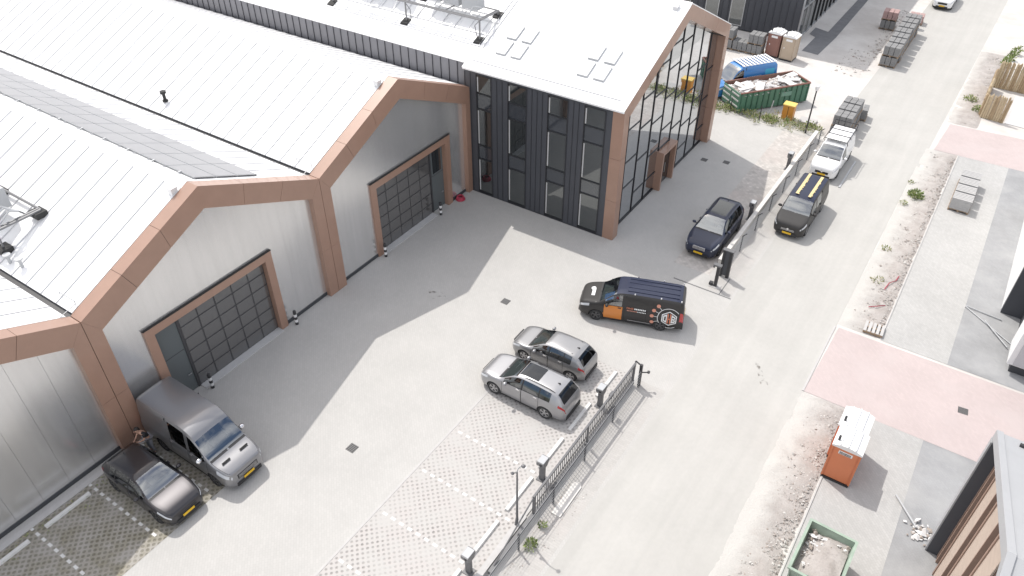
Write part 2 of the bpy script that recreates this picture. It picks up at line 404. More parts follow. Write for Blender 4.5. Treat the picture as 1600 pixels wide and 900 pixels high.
# sandy verge with real humps
def verge(name, x0, x1, y0, y1, amp, seed):
    nx = int((x1 - x0) / 0.16); ny = int((y1 - y0) / 0.16); b = MB(); vs = []
    for j in range(ny + 1):
        for i in range(nx + 1):
            u = i / nx; x = x0 + (x1 - x0) * u; y = y0 + (y1 - y0) * j / ny
            e = min(1, u * 4, (1 - u) * 5, j / 4, (ny - j) / 4)
            h = noise.fractal(Vector((x * 0.9 + seed, y * 0.9, 0)), 1.0, 2.0, 5) * 0.5 + 0.35
            vs.append((x, y, -0.02 + max(0, e) * max(0.0, h) * amp))
    fs = [(j * (nx + 1) + i, j * (nx + 1) + i + 1, (j + 1) * (nx + 1) + i + 1, (j + 1) * (nx + 1) + i) for j in range(ny) for i in range(nx)]
    b.add(vs, fs); return b.build(name, m_verge, smooth=True, kind='structure')
verge('verge', 23.05, 25.28, -20, 6.6, 0.22, 3)
verge('verge_far', 23.2, 25.28, 12.2, 34.6, 0.22, 9)
verge('verge_end', 23.7, 25.8, 39.6, 56, 0.25, 5)

# ================================================================== HALLS
W = 12.53; HE = 6.96; HR = 9.74; SL = (HR - HE) / (W / 2)
def gable_z(y): return HR - SL * abs(y)
roof_cache = {}
def roof_panel_src(side, parent, x):
    """one sheet of the standing-seam roof with its upstand at one edge"""
    y0, y1 = (-W / 2 + 0.13, -0.22) if side < 0 else (W / 2 - 0.13, 0.22)
    z0, z1 = gable_z(y0), gable_z(y1); b = MB()
    def strip(xa, xb, lo, hi, mi):
        vs = [(xa, y0, z0 + lo), (xb, y0, z0 + lo), (xb, y1, z1 + lo), (xa, y1, z1 + lo), (xa, y0, z0 + hi), (xb, y0, z0 + hi), (xb, y1, z1 + hi), (xa, y1, z1 + hi)]
        fs = [(0, 3, 2, 1), (4, 5, 6, 7), (0, 1, 5, 4), (1, 2, 6, 5), (2, 3, 7, 6), (3, 0, 4, 7)]
        if side > 0: fs = [f[::-1] for f in fs]
        b.add(vs, fs, mi)
    strip(0.025, 1.045, -0.05, 0.0, 0); strip(-0.018, 0.018, -0.03, 0.042, 1)  # rib greyer than the sheet: its shade and shadow put into the colour
    return b.build('roof_panel', [m_roof, m_seam], parent, loc=(x, 0, 0))
def hall(label, yc, door, far):
    """door: +1 / -1 = which way round the big door stands, 0 none"""
    T = thing('industrial_hall', label, 'building', (0, yc, 0), group='gabled hall bays in a row')
    b = MB(); b.prism([(-W / 2 + 0.04, 0), (W / 2 - 0.04, 0), (W / 2 - 0.04, HE - 0.12), (0, HR - 0.12), (-W / 2 + 0.04, HE - 0.12)], 'x', far, -0.62)
    b.build('wall', m_plinth, T)
    # frame of brown sheets round the gable
    back = MB()
    def fp(poly):
        q = MB(); cx = sum(p[0] for p in poly) / len(poly); cz = sum(p[1] for p in poly) / len(poly)
        q.prism(poly, 'x', -0.66, 0.0); q.build('fascia_panel', m_brown, T)
    def lerp(a, c, t): return (a[0] + (c[0] - a[0]) * t, a[1] + (c[1] - a[1]) * t)
    for s in (-1, 1):
        O0, O1 = (s * (W / 2 - 0.012), HE + 0.02), (0, HR + 0.03)
        I0, I1 = (s * 5.65, 6.15), (0, 8.7)
        cuts = [0, 0.33, 0.66, 1]
        for z0, z1 in ((0, 2.9), (2.912, None)):
            if z1: fp([(O0[0], z0), (I0[0], z0), (I0[0], z1), (O0[0], z1)])
            else: fp([(O0[0], z0), (I0[0], z0), I0, O0])
        g = 0.0012
        for a, c in zip(cuts[:-1], cuts[1:]):
            a2 = a + (0.0016 if a else 0.0008); c2 = c - (0.0008 if c < 1 else 0)
            fp([lerp(O0, O1, a2), lerp(O0, O1, c2), lerp(I0, I1, c2), lerp(I0, I1, a2)])
        back.prism([(s * (W / 2 - 0.03), 0.02), (s * 5.67, 0.02), (s * 5.67, 6.15), (0, 8.72), (0, HR - 0.02), (s * (W / 2 - 0.03), HE - 0.02)], 'x', -0.6, -0.02)
    back.build('frame_backing', m_joint, T)
    # aluminium facade sheets
    d0, d1 = (-2.765, 4.185) if door > 0 else (-4.185, 2.765)
    segs = [(-5.65, d0), (d0, 0.0), (0.0, d1), (d1, 5.65)] if door else [(-5.65, 0), (0, 5.65)]
    for a, c in segs:
        n = max(1, round((c - a) / 1.13))
        for i in range(n):
            gp = 0.0015 if door else 0.004; ya = a + (c - a) * i / n + gp; yb = a + (c - a) * (i + 1) / n - gp
            zb = 4.78 if (door and d0 - 0.01 <= a and c <= d1 + 0.01) else 0.2
            q = MB(); tz = lambda y: 8.72 - 0.4513 * abs(y)
            q.prism([(ya, zb), (yb, zb), (yb, tz(yb)), (ya, tz(ya))], 'x', -0.36, -0.30)
            q.build('facade_panel', m_alu, T)
    for a, c in ([(-5.65, d0), (d1, 5.65)] if door else [(-5.65, 5.65)]):
        q = MB(); q.box(-0.36, -0.27, a, c, 0, 0.19); q.build('plinth', m_plinth, T)
    if not door:
        q = MB(); q.prism([(-5.65, 0.15), (5.65, 0.15), (5.65, 6.1), (0, 8.66), (-5.65, 6.1)], 'x', -0.62, -0.38); q.build('wall_core', m_joint, T)
    if door:
        th = 0.42; fr = MB()
        fr.box(-0.55, -0.19, d0, d0 + th, 0, 4.75); fr.box(-0.55, -0.19, d1 - th, d1, 0, 4.75); fr.box(-0.55, -0.193, d0 + th, d1 - th, 4.75 - th, 4.747)
        F = fr.build('door_frame', m_brown, T)
        q = MB(); q.box(-0.30, -0.17, d0 - 0.02, d1 + 0.02, 4.752, 4.785); q.build('shadow_gap_strip', m_joint, T)  # dark strip colouring in the shadow gap above the door frame
        i0, i1, zt = d0 + th + 0.004, d1 - th - 0.004, 4.75 - th - 0.004
        ps = 1.15                                             # width of the small door
        if door > 0: o0, o1, s0, s1 = i0, i1 - ps - 0.12, i1 - ps, i1
        else: o0, o1, s0, s1 = i0 + ps + 0.12, i1, i0, i0 + ps
        D = MB(); D.box(-0.55, -0.50, o0, o1, 0.02, zt)
        nC, nR = 5, 6
        DO = D.build('overhead_door', m_doorframe, T)
        cw = (o1 - o0) / nC; rh = (zt - 0.02) / nR
        src = None
        for c in range(nC):
            for r in range(nR):
                py, pz = o0 + c * cw + 0.035, 0.02 + r * rh + 0.035
                if src is None:
                    p = MB(); p.box(-0.50, -0.485, 0, cw - 0.07, 0, rh - 0.07); src = p.build('door_pane', m_doorpane, DO, loc=(0, py, pz))
                else: inst(src, DO, (random.uniform(-0.003, 0.003), py, pz))
        p = MB(); p.box(-0.56, -0.46, min(s1, o1) if door < 0 else o1, (o0 if door < 0 else s0), 0.02, zt); p.build('door_post', m_doorframe, T)
        p = MB(); p.box(-0.545, -0.50, s0, s1, 0.02, zt); SD = p.build('side_door', m_doorgrey, T)
        p = MB(); p.box(-0.5, -0.492, s0 + 0.05, s1 - 0.05, 2.45, 2.48); p.build('transom', m_doorframe, SD)
        if door > 0:
            p = MB(); p.box(-0.5, -0.488, s0 + 0.18, s1 - 0.18, 2.6, zt - 0.2); p.build('pane', m_glassB, SD)
        hy = s1 - 0.14 if door < 0 else s1 - 0.16
        p = MB(); p.box(-0.5, -0.43, hy - 0.02, hy + 0.02, 1.03, 1.07); p.box(-0.45, -0.42, hy - 0.16, hy + 0.02, 1.03, 1.07); p.build('handle', m_steel, SD)
        p = MB(); p.box(-0.495, -0.06, o0, o1, -0.02, 0.03); p.build('threshold', m_light, T)
    # roof sheets, ridge cap, gutters
    for s in (-1, 1):
        src = None
        n = int((-0.70 - far) / 1.05)
        for i in range(n):
            x = -0.72 - 1.05 * (i + 1)
            if src is None: src = roof_panel_src(s, T, x)
            else: inst(src, T, (x, 0, 0))
    q = MB(); q.prism([(-0.34, HR - SL * 0.34 + 0.03), (0, HR + 0.05), (0.34, HR - SL * 0.34 + 0.03), (0.34, HR - SL * 0.34 - 0.02), (-0.34, HR - SL * 0.34 - 0.02)], 'x', far, -0.665)
    q.build('ridge_cap', m_roof, T)
    q = MB(); q.box(far, -0.3, -W / 2 - 0.1, -W / 2 + 0.1, HE - 0.12, HE - 0.06); q.build('gutter', m_gutter, T)
    q = MB(); q.box(-1.05, -0.75, -0.75, -0.45, HR - SL * 0.6 - 0.02, HR - SL * 0.6 + 0.24); q.box(-1.08, -0.72, -0.78, -0.42, HR - SL * 0.6 + 0.24, HR - SL * 0.6 + 0.27); q.build('vent_cap', m_roof, T)
    q = MB(); yv = -W / 2 + 0.45
    q.tube([(-0.9, yv, gable_z(yv) + 0.02), (-0.9, yv, gable_z(yv) + 0.14), (-1.9, yv, gable_z(yv) + 0.14), (-1.95, yv, gable_z(yv) + 0.02)], 0.02)
    q.tube([(-0.8, yv, gable_z(yv) + 0.1), (-0.75, yv - 0.9, gable_z(yv) - 0.1)], 0.018); q.build('lightning_conductor', m_steel, T)
    return T
H1 = hall('nearest silvery gabled hall at lower left, cut by the frame, mossy bays before it', -1.5 * W, 0, -22)
H2 = hall('gabled hall with solar panels on its roof and a grey van before its door', -0.5 * W, -1, -34)
H3 = hall('gabled hall between the solar-roofed hall and the dark glazed office', 0.5 * W, 1, -46)

# solar panels on the middle hall
T = thing('solar_array', 'long solar array in sky-sheen grey along the ridge of the middle hall roof', 'solar panels', (-0.95, -W / 2 - 0.0, HR))
src = None
ps = 1.03
for r in range(17):
    for c in range(3):
        ya = 0.52 + c * ps; x1 = -(r * 1.76) - 0.02; lo = 0.10
        zz = lambda y: -SL * y + lo
        if src is None:
            q = MB(); y0, y1, xa, xb = 0, ps - 0.03, -1.73, 0
            vs = [(xa, y0, 0), (xb, y0, 0), (xb, y1, -SL * y1), (xa, y1, -SL * y1)]
            q.add([(p[0], p[1], p[2] - 0.035) for p in vs] + vs, [(0, 3, 2, 1), (0, 1, 5, 4), (1, 2, 6, 5), (2, 3, 7, 6), (3, 0, 4, 7), (4, 5, 6, 7)], 0)
            e = 0.03; q.add([(xa + e, y0 + e, -SL * e + 0.003), (xb - e, y0 + e, -SL * e + 0.003), (xb - e, y1 - e, -SL * (y1 - e) + 0.003), (xa + e, y1 - e, -SL * (y1 - e) + 0.003)], [(0, 1, 2, 3)], 1)
            src = q.build('solar_panel', [m_steel, m_pv], T, loc=(x1, ya, zz(ya)))
        else: inst(src, T, (x1, ya, zz(ya)))
q = MB()
for c in range(4):
    y = 0.55 + c * ps * 0.97; q.box(-17 * 1.76, 0, y - 0.02, y + 0.02, -SL * y + 0.02, -SL * y + 0.065)
for r in range(17): q.box(-r * 1.76 - 0.9, -r * 1.76 - 0.84, 0.38, 0.56, -SL * 0.45 + 0.04, -SL * 0.45 + 0.09)
q.build('mounting_rail', m_steel, T)

# ================================================================== OFFICE
XO, Y0, Y1, YR = 10.1, 12.33, 27.27, 19.8
EO, RO = 8.265, 11.68; SO = (RO - EO) / (YR - Y0)
OL = (XO, Y0, 0)
T = OF = thing('office_building', 'dark anthracite office with brown frame, glazed gable and white roof', 'building', OL)
def OB(): return MB(OL)
oz = lambda y: RO - SO * abs(y - YR)
b = OB(); b.prism([(Y0 + 0.25, 0), (Y1 - 0.1, 0), (Y1 - 0.1, EO - 0.1), (YR, RO - 0.1), (Y0 + 0.25, EO - 0.1)], 'x', -50, 9.5); b.build('wall', m_plinth, T)
wins = [(0.48, 1.56), (2.70, 4.0), (5.38, 6.70), (7.70, 9.02)]
# cladding sheets between the windows
xs = [-0.33] + [e for w_ in wins for e in w_] + [9.42]
for a, c in zip(xs[0::2], xs[1::2]):
    n = max(1, round((c - a) / 0.36))
    for i in range(n):
        xa, xb = a + (c - a) * i / n, a + (c - a) * (i + 1) / n
        q = OB(); q.box(xa + 0.004, xb - 0.004, Y0, Y0 + 0.1, 0.05, 7.98); q.box(xa + 0.004, xa + 0.03, Y0 - 0.03, Y0, 0.05, 7.98, 1)
        q.build('cladding_panel', [m_anth, m_anth2], T)
q = OB(); q.box(-0.33, 9.42, Y0 - 0.015, Y0 + 0.1, 7.985, EO); q.build('fascia', m_anth, T)
q = OB(); q.box(-0.33, 9.42, Y0 + 0.1, Y0 + 0.12, 0, 8.1); q.build('wall_core', m_joint, T)
q = OB(); q.box(-0.33, 9.42, Y0 - 0.02, Y0 + 0.1, 0, 0.045); q.build('plinth', m_plinth, T)
for k, (a, c) in enumerate(wins):
    fr = OB()
    for x in (a, c - 0.05): fr.box(x, x + 0.05, Y0 - 0.01, Y0 + 0.09, 0.06, 7.97)
    fr.box(a + 0.05, c - 0.05, Y0 - 0.01, Y0 + 0.09, 7.92, 7.97); fr.box(a + 0.05, c - 0.05, Y0 - 0.01, Y0 + 0.09, 0.06, 0.12)
    zb = [0.12, 2.5, 3.42, 5.82, 6.8, 7.92]
    for z in zb[1:-1]: fr.box(a + 0.05, c - 0.05, Y0 + 0.0, Y0 + 0.09, z - 0.03, z + 0.03)
    Wn = fr.build('window', m_frame, T)
    for j, (z0, z1) in enumerate(zip(zb[:-1], zb[1:])):
        q = OB(); q.box(a + 0.05, c - 0.05, Y0 + 0.055, Y0 + 0.07, z0 + 0.03, z1 - 0.03)
        q.build('spandrel' if j % 2 else 'pane', m_spandrel if j % 2 else m_glassB, Wn)
        if j % 2 == 0:
            q = OB(); q.box(a + 0.06, a + 0.14, Y0 + 0.035, Y0 + 0.05, z0 + 0.1, z1 - 0.12); q.build('blind_edge', m_light, Wn)
# wall strip above the neighbouring hall roof
for i in range(44):
    x1 = -0.35 - i * 0.62
    q = OB(); q.box(x1 - 0.612, x1, Y0 + 0.22, Y0 + 0.27, 6.6, EO + 0.08); q.box(x1 - 0.03, x1, Y0 + 0.18, Y0 + 0.22, 6.6, EO + 0.08, 1)
    if i == 0: src = q.build('strip_panel', [m_stripwall, m_anth2], T)
    else: inst(src, T, (-0.62 * i, 0, 0))
# brown frame
def fpo(poly, x0=9.42, x1=XO): q = OB(); q.prism(poly, 'x', x0, x1); q.build('fascia_panel', m_brown, T)
def lerp(a, c, t): return (a[0] + (c[0] - a[0]) * t, a[1] + (c[1] - a[1]) * t)
INZ = 10.80; inz = lambda y: INZ - SO * abs(y - YR)
for s, yo, yi in ((-1, Y0, 12.95), (1, Y1, 26.65)):
    for z0, z1 in ((0, 2.6), (2.612, 5.3), (5.312, None)):
        fpo([(yo, z0), (yi, z0), (yi, z1 or inz(yi)), (yo, z1 or EO + 0.0)])
    A, B_, Ci, Di = (yo, EO), (YR, RO), (yi, inz(yi)), (YR, INZ)
    for a, c in ((0.001, 0.335), (0.3375, 0.668), (0.67, 1)): fpo([lerp(A, B_, a), lerp(A, B_, c), lerp(Ci, Di, c), lerp(Ci, Di, a)])
q = OB()
for yo, yi in ((Y0, 12.95), (Y1, 26.65)):
    s = 0.03 if yo < YR else -0.03
    q.prism([(yo + s, 0.02), (yi - s, 0.02), (yi - s, inz(yi) - 0.02), (YR, INZ + 0.03), (YR, RO - 0.04), (yo + s, EO - 0.04)], 'x', 9.45, XO - 0.02)
q.build('frame_backing', m_joint, T)
# glazed gable: mullions, transoms and one pane per field
XG = 9.55
mus = [12.95] + [14.1 + 1.62 * k for k in range(8)] + [26.65]
for y in mus[1:-1]:
    q = OB(); q.box(XG, XG + 0.08, y - 0.02, y + 0.02, 0.05, inz(y)); q.build('mullion', m_frame, T)
q = OB(); q.box(XG, XG + 0.1, 12.95, 26.65, 0, 0.08); q.build('sill', m_frame, T)
q = OB(); q.box(XG - 0.05, XG, 12.95, 26.65, 0, 7.7); q.prism([(12.95, 7.7), (26.65, 7.7), (YR, INZ)], 'x', XG - 0.05, XG); q.build('glazing_backing', m_joint, T)
rng = random.Random(4)
for k, (ya, yb) in enumerate(zip(mus[:-1], mus[1:])):
    base = [[1.3, 3.0, 5.2, 6.9, 8.7], [2.4, 4.1, 6.2, 8.0, 9.4], [1.3, 3.5, 5.6, 7.4, 9.1]][k % 3]
    zl = [0.08] + [z for z in base if z < min(inz(ya), inz(yb)) - 0.5] + [None]
    if 17.5 < ya < 20.5: zl = [0.08, 2.8] + [z for z in zl[1:-1] if z > 3.3] + [None]
    for z0, z1 in zip(zl[:-1], zl[1:]):
        q = OB(); g = 0.04; tx = rng.uniform(-0.004, 0.004)
        pts = [(ya + g, z0 + 0.02), (yb - g, z0 + 0.02)]
        if z1: pts += [(yb - g, z1 - 0.02), (ya + g, z1 - 0.02)]
        else:
            pts.append((yb - g, inz(yb)))
            if ya < YR < yb: pts.append((YR, INZ))
            pts.append((ya + g, inz(ya)))
        q.prism(pts, 'x', XG + 0.01, XG + 0.03 + tx); q.build('glass_pane', m_glassA, T)
        if z1:
            q = OB(); q.box(XG, XG + 0.075, ya + 0.035, yb - 0.035, z1 - 0.018, z1 + 0.018); q.build('transom', m_frame, T)
# entrance portal
q = OB(); q.box(XG, 10.05, 18.85, 19.02, 0, 2.72); q.box(XG, 10.05, 20.75, 20.92, 0, 2.72); q.box(XG, 10.048, 19.02, 20.75, 2.5, 2.718); PT = q.build('entrance_portal', m_brown, T)
q = OB(); q.box(XG + 0.1, XG + 0.16, 19.02, 20.75, 0.0, 2.45); q.build('entrance_door', m_frame, PT)
q = OB(); q.box(XG + 0.16, XG + 0.17, 19.15, 19.85, 0.15, 2.35); q.box(XG + 0.16, XG + 0.17, 19.93, 20.62, 0.15, 2.35); q.build('door_glass', m_glassB, PT)
q = OB(); q.cyl((XG + 0.24, 19.95, 0.8), (XG + 0.24, 19.95, 1.5), 0.02); q.build('handle', m_steel, PT)
# roof
def osheet(b, x0, x1, ya, yb, lo, hi, mi=0):
    za, zb = oz(ya), oz(yb)
    vs = [(x0, ya, za + lo), (x1, ya, za + lo), (x1, yb, zb + lo), (x0, yb, zb + lo), (x0, ya, za + hi), (x1, ya, za + hi), (x1, yb, zb + hi), (x0, yb, zb + hi)]
    b.add(vs, [(0, 3, 2, 1), (4, 5, 6, 7), (0, 1, 5, 4), (1, 2, 6, 5), (2, 3, 7, 6), (3, 0, 4, 7)], mi)
m_roof2 = M('office_roof_sheet', (0.84, 0.84, 0.84), 0.45, var=0.02, vscale=0.6)
for i in range(50):
    x0 = XO - 1.05 * (i + 1)
    ye = Y0 - 0.12 if x0 > -0.5 else Y0 + 0.2
    q = OB(); osheet(q, x0, x0 + 1.045, ye, YR - 0.01, 0.0, 0.06)
    if x0 + 1.05 < 0: osheet(q, x0 + 1.02, x0 + 1.045, ye, YR - 0.1, 0.06, 0.085)
    q.build('roof_panel', m_roof2, T)
q = OB(); osheet(q, -50, XO, YR, Y1 + 0.1, 0.0, 0.06); osheet(q, -50, XO - 0.02, YR - 0.25, YR, 0.062, 0.09); q.build('roof', m_roof2, T)
q = OB(); osheet(q, -0.36, XO + 0.02, Y0 - 0.15, Y0 - 0.12, -0.04, 0.065); q.build('eaves_trim', m_roof2, T)
q = OB(); osheet(q, -0.2, XO - 0.5, Y0 + 0.42, Y0 + 0.45, 0.06, 0.12); q.build('snow_guard', m_seam, T)
q = OB(); osheet(q, XO - 0.85, XO - 0.55, YR - 0.75, YR - 0.45, 0.06, 0.26); q.build('vent_cap', m_seam, T)
# skylights
for gx in (1.05, 6.43):
    for dx in (0, 1.02):
        for j in range(2):
            x0 = gx + dx; ya = 13.55 + j * 1.15
            q = OB(); osheet(q, x0, x0 + 0.64, ya, ya + 0.98, 0.06, 0.17); SK = q.build('skylight', m_unit, T)
            q = OB(); osheet(q, x0 + 0.03, x0 + 0.61, ya + 0.03, ya + 0.95, 0.17, 0.18); q.build('cover', m_roof2, SK)

# ================================================================== ROOFTOP PLANT
def plant_office():
    L0 = Vector((-6.4, 15.2, oz(15.2)))
    T = thing('cooling_plant', 'cooling units on a pipe platform standing on the white office roof', 'cooling unit', L0)
    q = MB(L0); zt = 10.35; xs_ = (-12.3, -6.08, -0.5); ya, yb = 14.2, 16.1
    for y in (ya, ya + 0.16, yb): q.tube([(-12.4, y, zt), (-0.42, y, zt)], 0.05)
    for x in (-12.4, -0.42, -0.56): q.tube([(x, ya, zt), (x, yb, zt)], 0.05)
    for x in (-9.2, -6.08, -3.2): q.tube([(x, ya, zt - 0.02), (x, yb, zt - 0.02)], 0.04)
    q.build('rail', m_railgrey, T)
    for x in xs_:
        for y in (ya, yb):
            q = MB(L0); q.tube([(x, y, zt), (x, y, oz(y) + 0.05)], 0.05); q.tube([(x, y, zt - 0.05), (x + (-0.35 if x > -3 else 0.35), y, zt - 0.4), (x + (-0.3 if x > -3 else 0.3), y + 0.1, oz(y) + 0.2)], 0.025); q.build('leg', m_railgrey, T)
    for x in xs_:
        for y in (14.1, 16.08):
            q = MB(L0); osheet(q, x - 0.26, x + 0.26, y - 0.24, y + 0.24, 0.06, 0.13); q.build('foot', m_dark, T)
    q = MB(L0)
    for y in (13.72, 14.55, 15.5): osheet(q, -12.7, -0.1, y, y + 0.04, 0.085, 0.12)
    for i in range(13): osheet(q, -12.5 + i * 0.98, -12.46 + i * 0.98, 14.55, 15.9, 0.085, 0.11)
    osheet(q, 0.0, 0.06, 13.7, 17.5, 0.085, 0.13); osheet(q, -0.3, -0.25, 13.7, 17.5, 0.085, 0.13)
    q.build('roof_rail', m_seam, T)
    for x in (-11.3, -9.9, -8.2, -5.3, -3.9, -2.5):
        q = MB(L0); q.box(x, x + 1.15, 15.2, 15.95, zt + 0.06, zt + 0.9); U = q.build('unit', m_unit, T)
        q = MB(L0); q.cyl((x + 0.57, 15.57, zt + 0.9), (x + 0.57, 15.57, zt + 0.97), 0.33, n=16); q.build('fan', m_dark, U)
    q = MB(L0)
    for x in (-10, -6.9, -4.2, -1.6): q.tube([(x, 14.7, zt), (x + 0.2, 14.9, zt + 0.4), (x + 0.6, 15.1, zt + 0.35)], 0.045)
    q.build('pipe', m_unit, T)
plant_office()
def plant_left():
    yb_ = -W; zf = lambda y: HE + SL * (y + W)
    L0 = Vector((-8.5, -10.9, zf(-10.9)))
    T = thing('cooling_plant', 'cooling units on a pipe platform at the left picture edge, on the middle hall roof', 'cooling unit', L0)
    zt = zf(-10.9) + 0.7; q = MB(L0)
    for y in (-11.9, -9.9): q.tube([(-12.5, y, zt), (-6.1, y, zt)], 0.06)
    for x in (-12.5, -9.3, -6.1, -6.25): q.tube([(x, -11.9, zt), (x, -9.9, zt)], 0.06)
    q.build('rail', m_railgrey, T)
    for x in (-12.2, -9.2, -6.2):
        for y in (-11.8, -10.0): q = MB(L0); q.tube([(x, y, zt), (x, y, zf(y))], 0.05); q.build('leg', m_railgrey, T)
    for x in (-12.2, -9.2, -6.2):
        for y in (-11.8, -10.0):
            q = MB(L0); q.box(x - 0.3, x + 0.3, y - 0.25, y + 0.25, zf(y) + 0.02, zf(y) + 0.28); q.build('foot', m_dark, T)
    for x in (-11.8, -10.2, -8.5):
        q = MB(L0); q.box(x, x + 1.1, -11.4, -10.4, zt, zt + 0.9); U = q.build('unit', m_unit, T)
        q = MB(L0); q.cyl((x + 0.55, -10.9, zt + 0.9), (x + 0.55, -10.9, zt + 0.97), 0.38, n=16); q.build('fan', m_dark, U)
    q = MB(L0)
    for k in range(4): q.tube([(-7.2 + 0.3 * k, -11.5, zt + 0.1), (-6.8 + 0.2 * k, -11.0, zt + 0.5), (-6.4, -10.6, zt + 0.2), (-6.3, -10.2, zt - 0.3)], 0.035)
    q.build('pipe', m_unit, T)
    for i, (x, y) in enumerate(((-5.5, -12.05), (-4.75, -11.95))):
        V = Vector((x, y, zf(y))); q = MB(V); q.cyl(V, V + Vector((0, 0, 0.38)), 0.07, n=10); q.cyl(V + Vector((0, 0, 0.38)), V + Vector((0, 0, 0.44)), 0.16, n=12)
        o = q.build('roof_vent', m_unit, loc=V); tag(o, ['small grey roof vent beside the cooling plant at the left edge', 'small grey roof vent nearer the brown frame, by the left gutter'][i], 'vent', 'small roof vents')
plant_left()
V = Vector((-12.6, 0.85, HE + SL * 0.85)); q = MB(V)
q.cyl(V, V + Vector((0, 0, 0.5)), 0.09, n=10, mi=0); q.cyl(V + Vector((0, 0, 0.5)), V + Vector((0, 0, 0.62)), 0.17, n=12); q.cyl(V + Vector((0, 0, 0.02)), V + Vector((0, 0, 0.1)), 0.16, n=10)
tag(q.build('roof_vent_pipe', m_dark, loc=V), 'lone dark vent pipe with a cap on the far hall roof', 'vent pipe')
# ================================================================== VEHICLES
def pchip(pts):
    X = [p[0] for p in pts]; Y = [p[1] for p in pts]; n = len(X)
    d = [(Y[i + 1] - Y[i]) / (X[i + 1] - X[i]) for i in range(n - 1)]
    m = [d[0]] + [0 if d[i - 1] * d[i] <= 0 else 2 * d[i - 1] * d[i] / (d[i - 1] + d[i]) for i in range(1, n - 1)] + [d[-1]]
    def f(x):
        if x <= X[0]: return Y[0]
        if x >= X[-1]: return Y[-1]
        i = max(k for k in range(n - 1) if X[k] <= x); h = X[i + 1] - X[i]; t = (x - X[i]) / h
        return (2 * t**3 - 3 * t**2 + 1) * Y[i] + (t**3 - 2 * t**2 + t) * h * m[i] + (-2 * t**3 + 3 * t**2) * Y[i + 1] + (t**3 - t**2) * h * m[i + 1]
    return f
m_cglass = M_carglass('car_glass', (0.52, 0.57, 0.57), base=0.24)
m_cglass_dark = M_carglass('tinted_car_glass', (0.06, 0.065, 0.07), 0.12); m_rearglass = M_carglass('rear_car_glass', (0.05, 0.055, 0.06), 0.02); m_sunroof = M_carglass('sunroof_glass', (0.05, 0.06, 0.10), 0.04)
m_trim = M('black_trim', (0.022, 0.022, 0.024), 0.55)
m_gap = M('shut_line', (0.012, 0.012, 0.012), 0.8)
m_tyre = M('tyre_rubber', (0.035, 0.035, 0.036), 0.85)
m_rim = M('alloy_rim', (0.45, 0.45, 0.46), 0.35, 0.8)
m_rimdark = M('dark_rim', (0.12, 0.12, 0.125), 0.4, 0.6)
m_chrome = M('chrome', (0.7, 0.7, 0.72), 0.15, 1.0)
m_lamp = M('headlamp_glass', (0.55, 0.57, 0.6), 0.08, spec=0.8, coat=1)
m_tail = M('tail_lamp_red', (0.42, 0.02, 0.025), 0.15, coat=1)
m_inner = M('car_interior', (0.03, 0.03, 0.032), 0.8); m_dash = M('dashboard_grey', (0.24, 0.26, 0.255), 0.8)
m_seatd = M('dark_seat', (0.05, 0.05, 0.053), 0.8)
m_seatl = M('pale_seat', (0.55, 0.54, 0.52), 0.7)
def paint(name, col, metal=0.3, rough=0.32, coat=0.7):
    return M(name, col, rough, metal, coat=coat, spec=0.3 if sum(col) < 0.2 else 0.5)
wheel_cache = {}
def wheel(parent, x, y, r, rim, wd=0.23):
    """y>0 = outside on +y"""
    s = 1 if y > 0 else -1
    q = MB(); t = wd / 2; k = 0.66
    q.lathe([(r * k, -t * 0.9), (r * 0.93, -t), (r, -t * 0.75), (r, t * 0.75), (r * 0.93, t), (r * k, t * 0.9)], ax='y', n=24)
    Wo = q.build('wheel', m_tyre, parent, smooth=True, loc=(x, y - s * t, r))
    q = MB(); yo = t * 0.75
    q.lathe([(0.0, yo * 0.4), (r * k, yo * 0.4)], ax='y', n=20, mi=1)
    q.lathe([(r * (k - 0.07), yo * 0.4), (r * (k - 0.07), yo * 1.15), (r * k + 0.005, yo * 1.2)], ax='y', n=24)
    for i in range(5):
        a = 2 * math.pi * i / 5 + 0.3; ca, sa = math.cos(a), math.sin(a)
        w0, w1 = 0.035, 0.055; ri, ro_ = 0.04, r * (k - 0.04)
        def P(rr, off, yy): return (ca * rr - sa * off, yy, sa * rr + ca * off)
        vs = [P(ri, -w0, yo * 1.05), P(ro_, -w1, yo * 1.1), P(ro_, w1, yo * 1.1), P(ri, w0, yo * 1.05)]
        q.add(vs, [(0, 1, 2, 3), (3, 2, 1, 0)])
    q.lathe([(0.0, yo * 1.15), (0.055, yo * 1.15), (0.06, yo * 0.5)], ax='y', n=10)
    ob = q.build('rim', [rim, m_gap], Wo)
    if s < 0: ob.scale = (1, -1, 1)
    return Wo

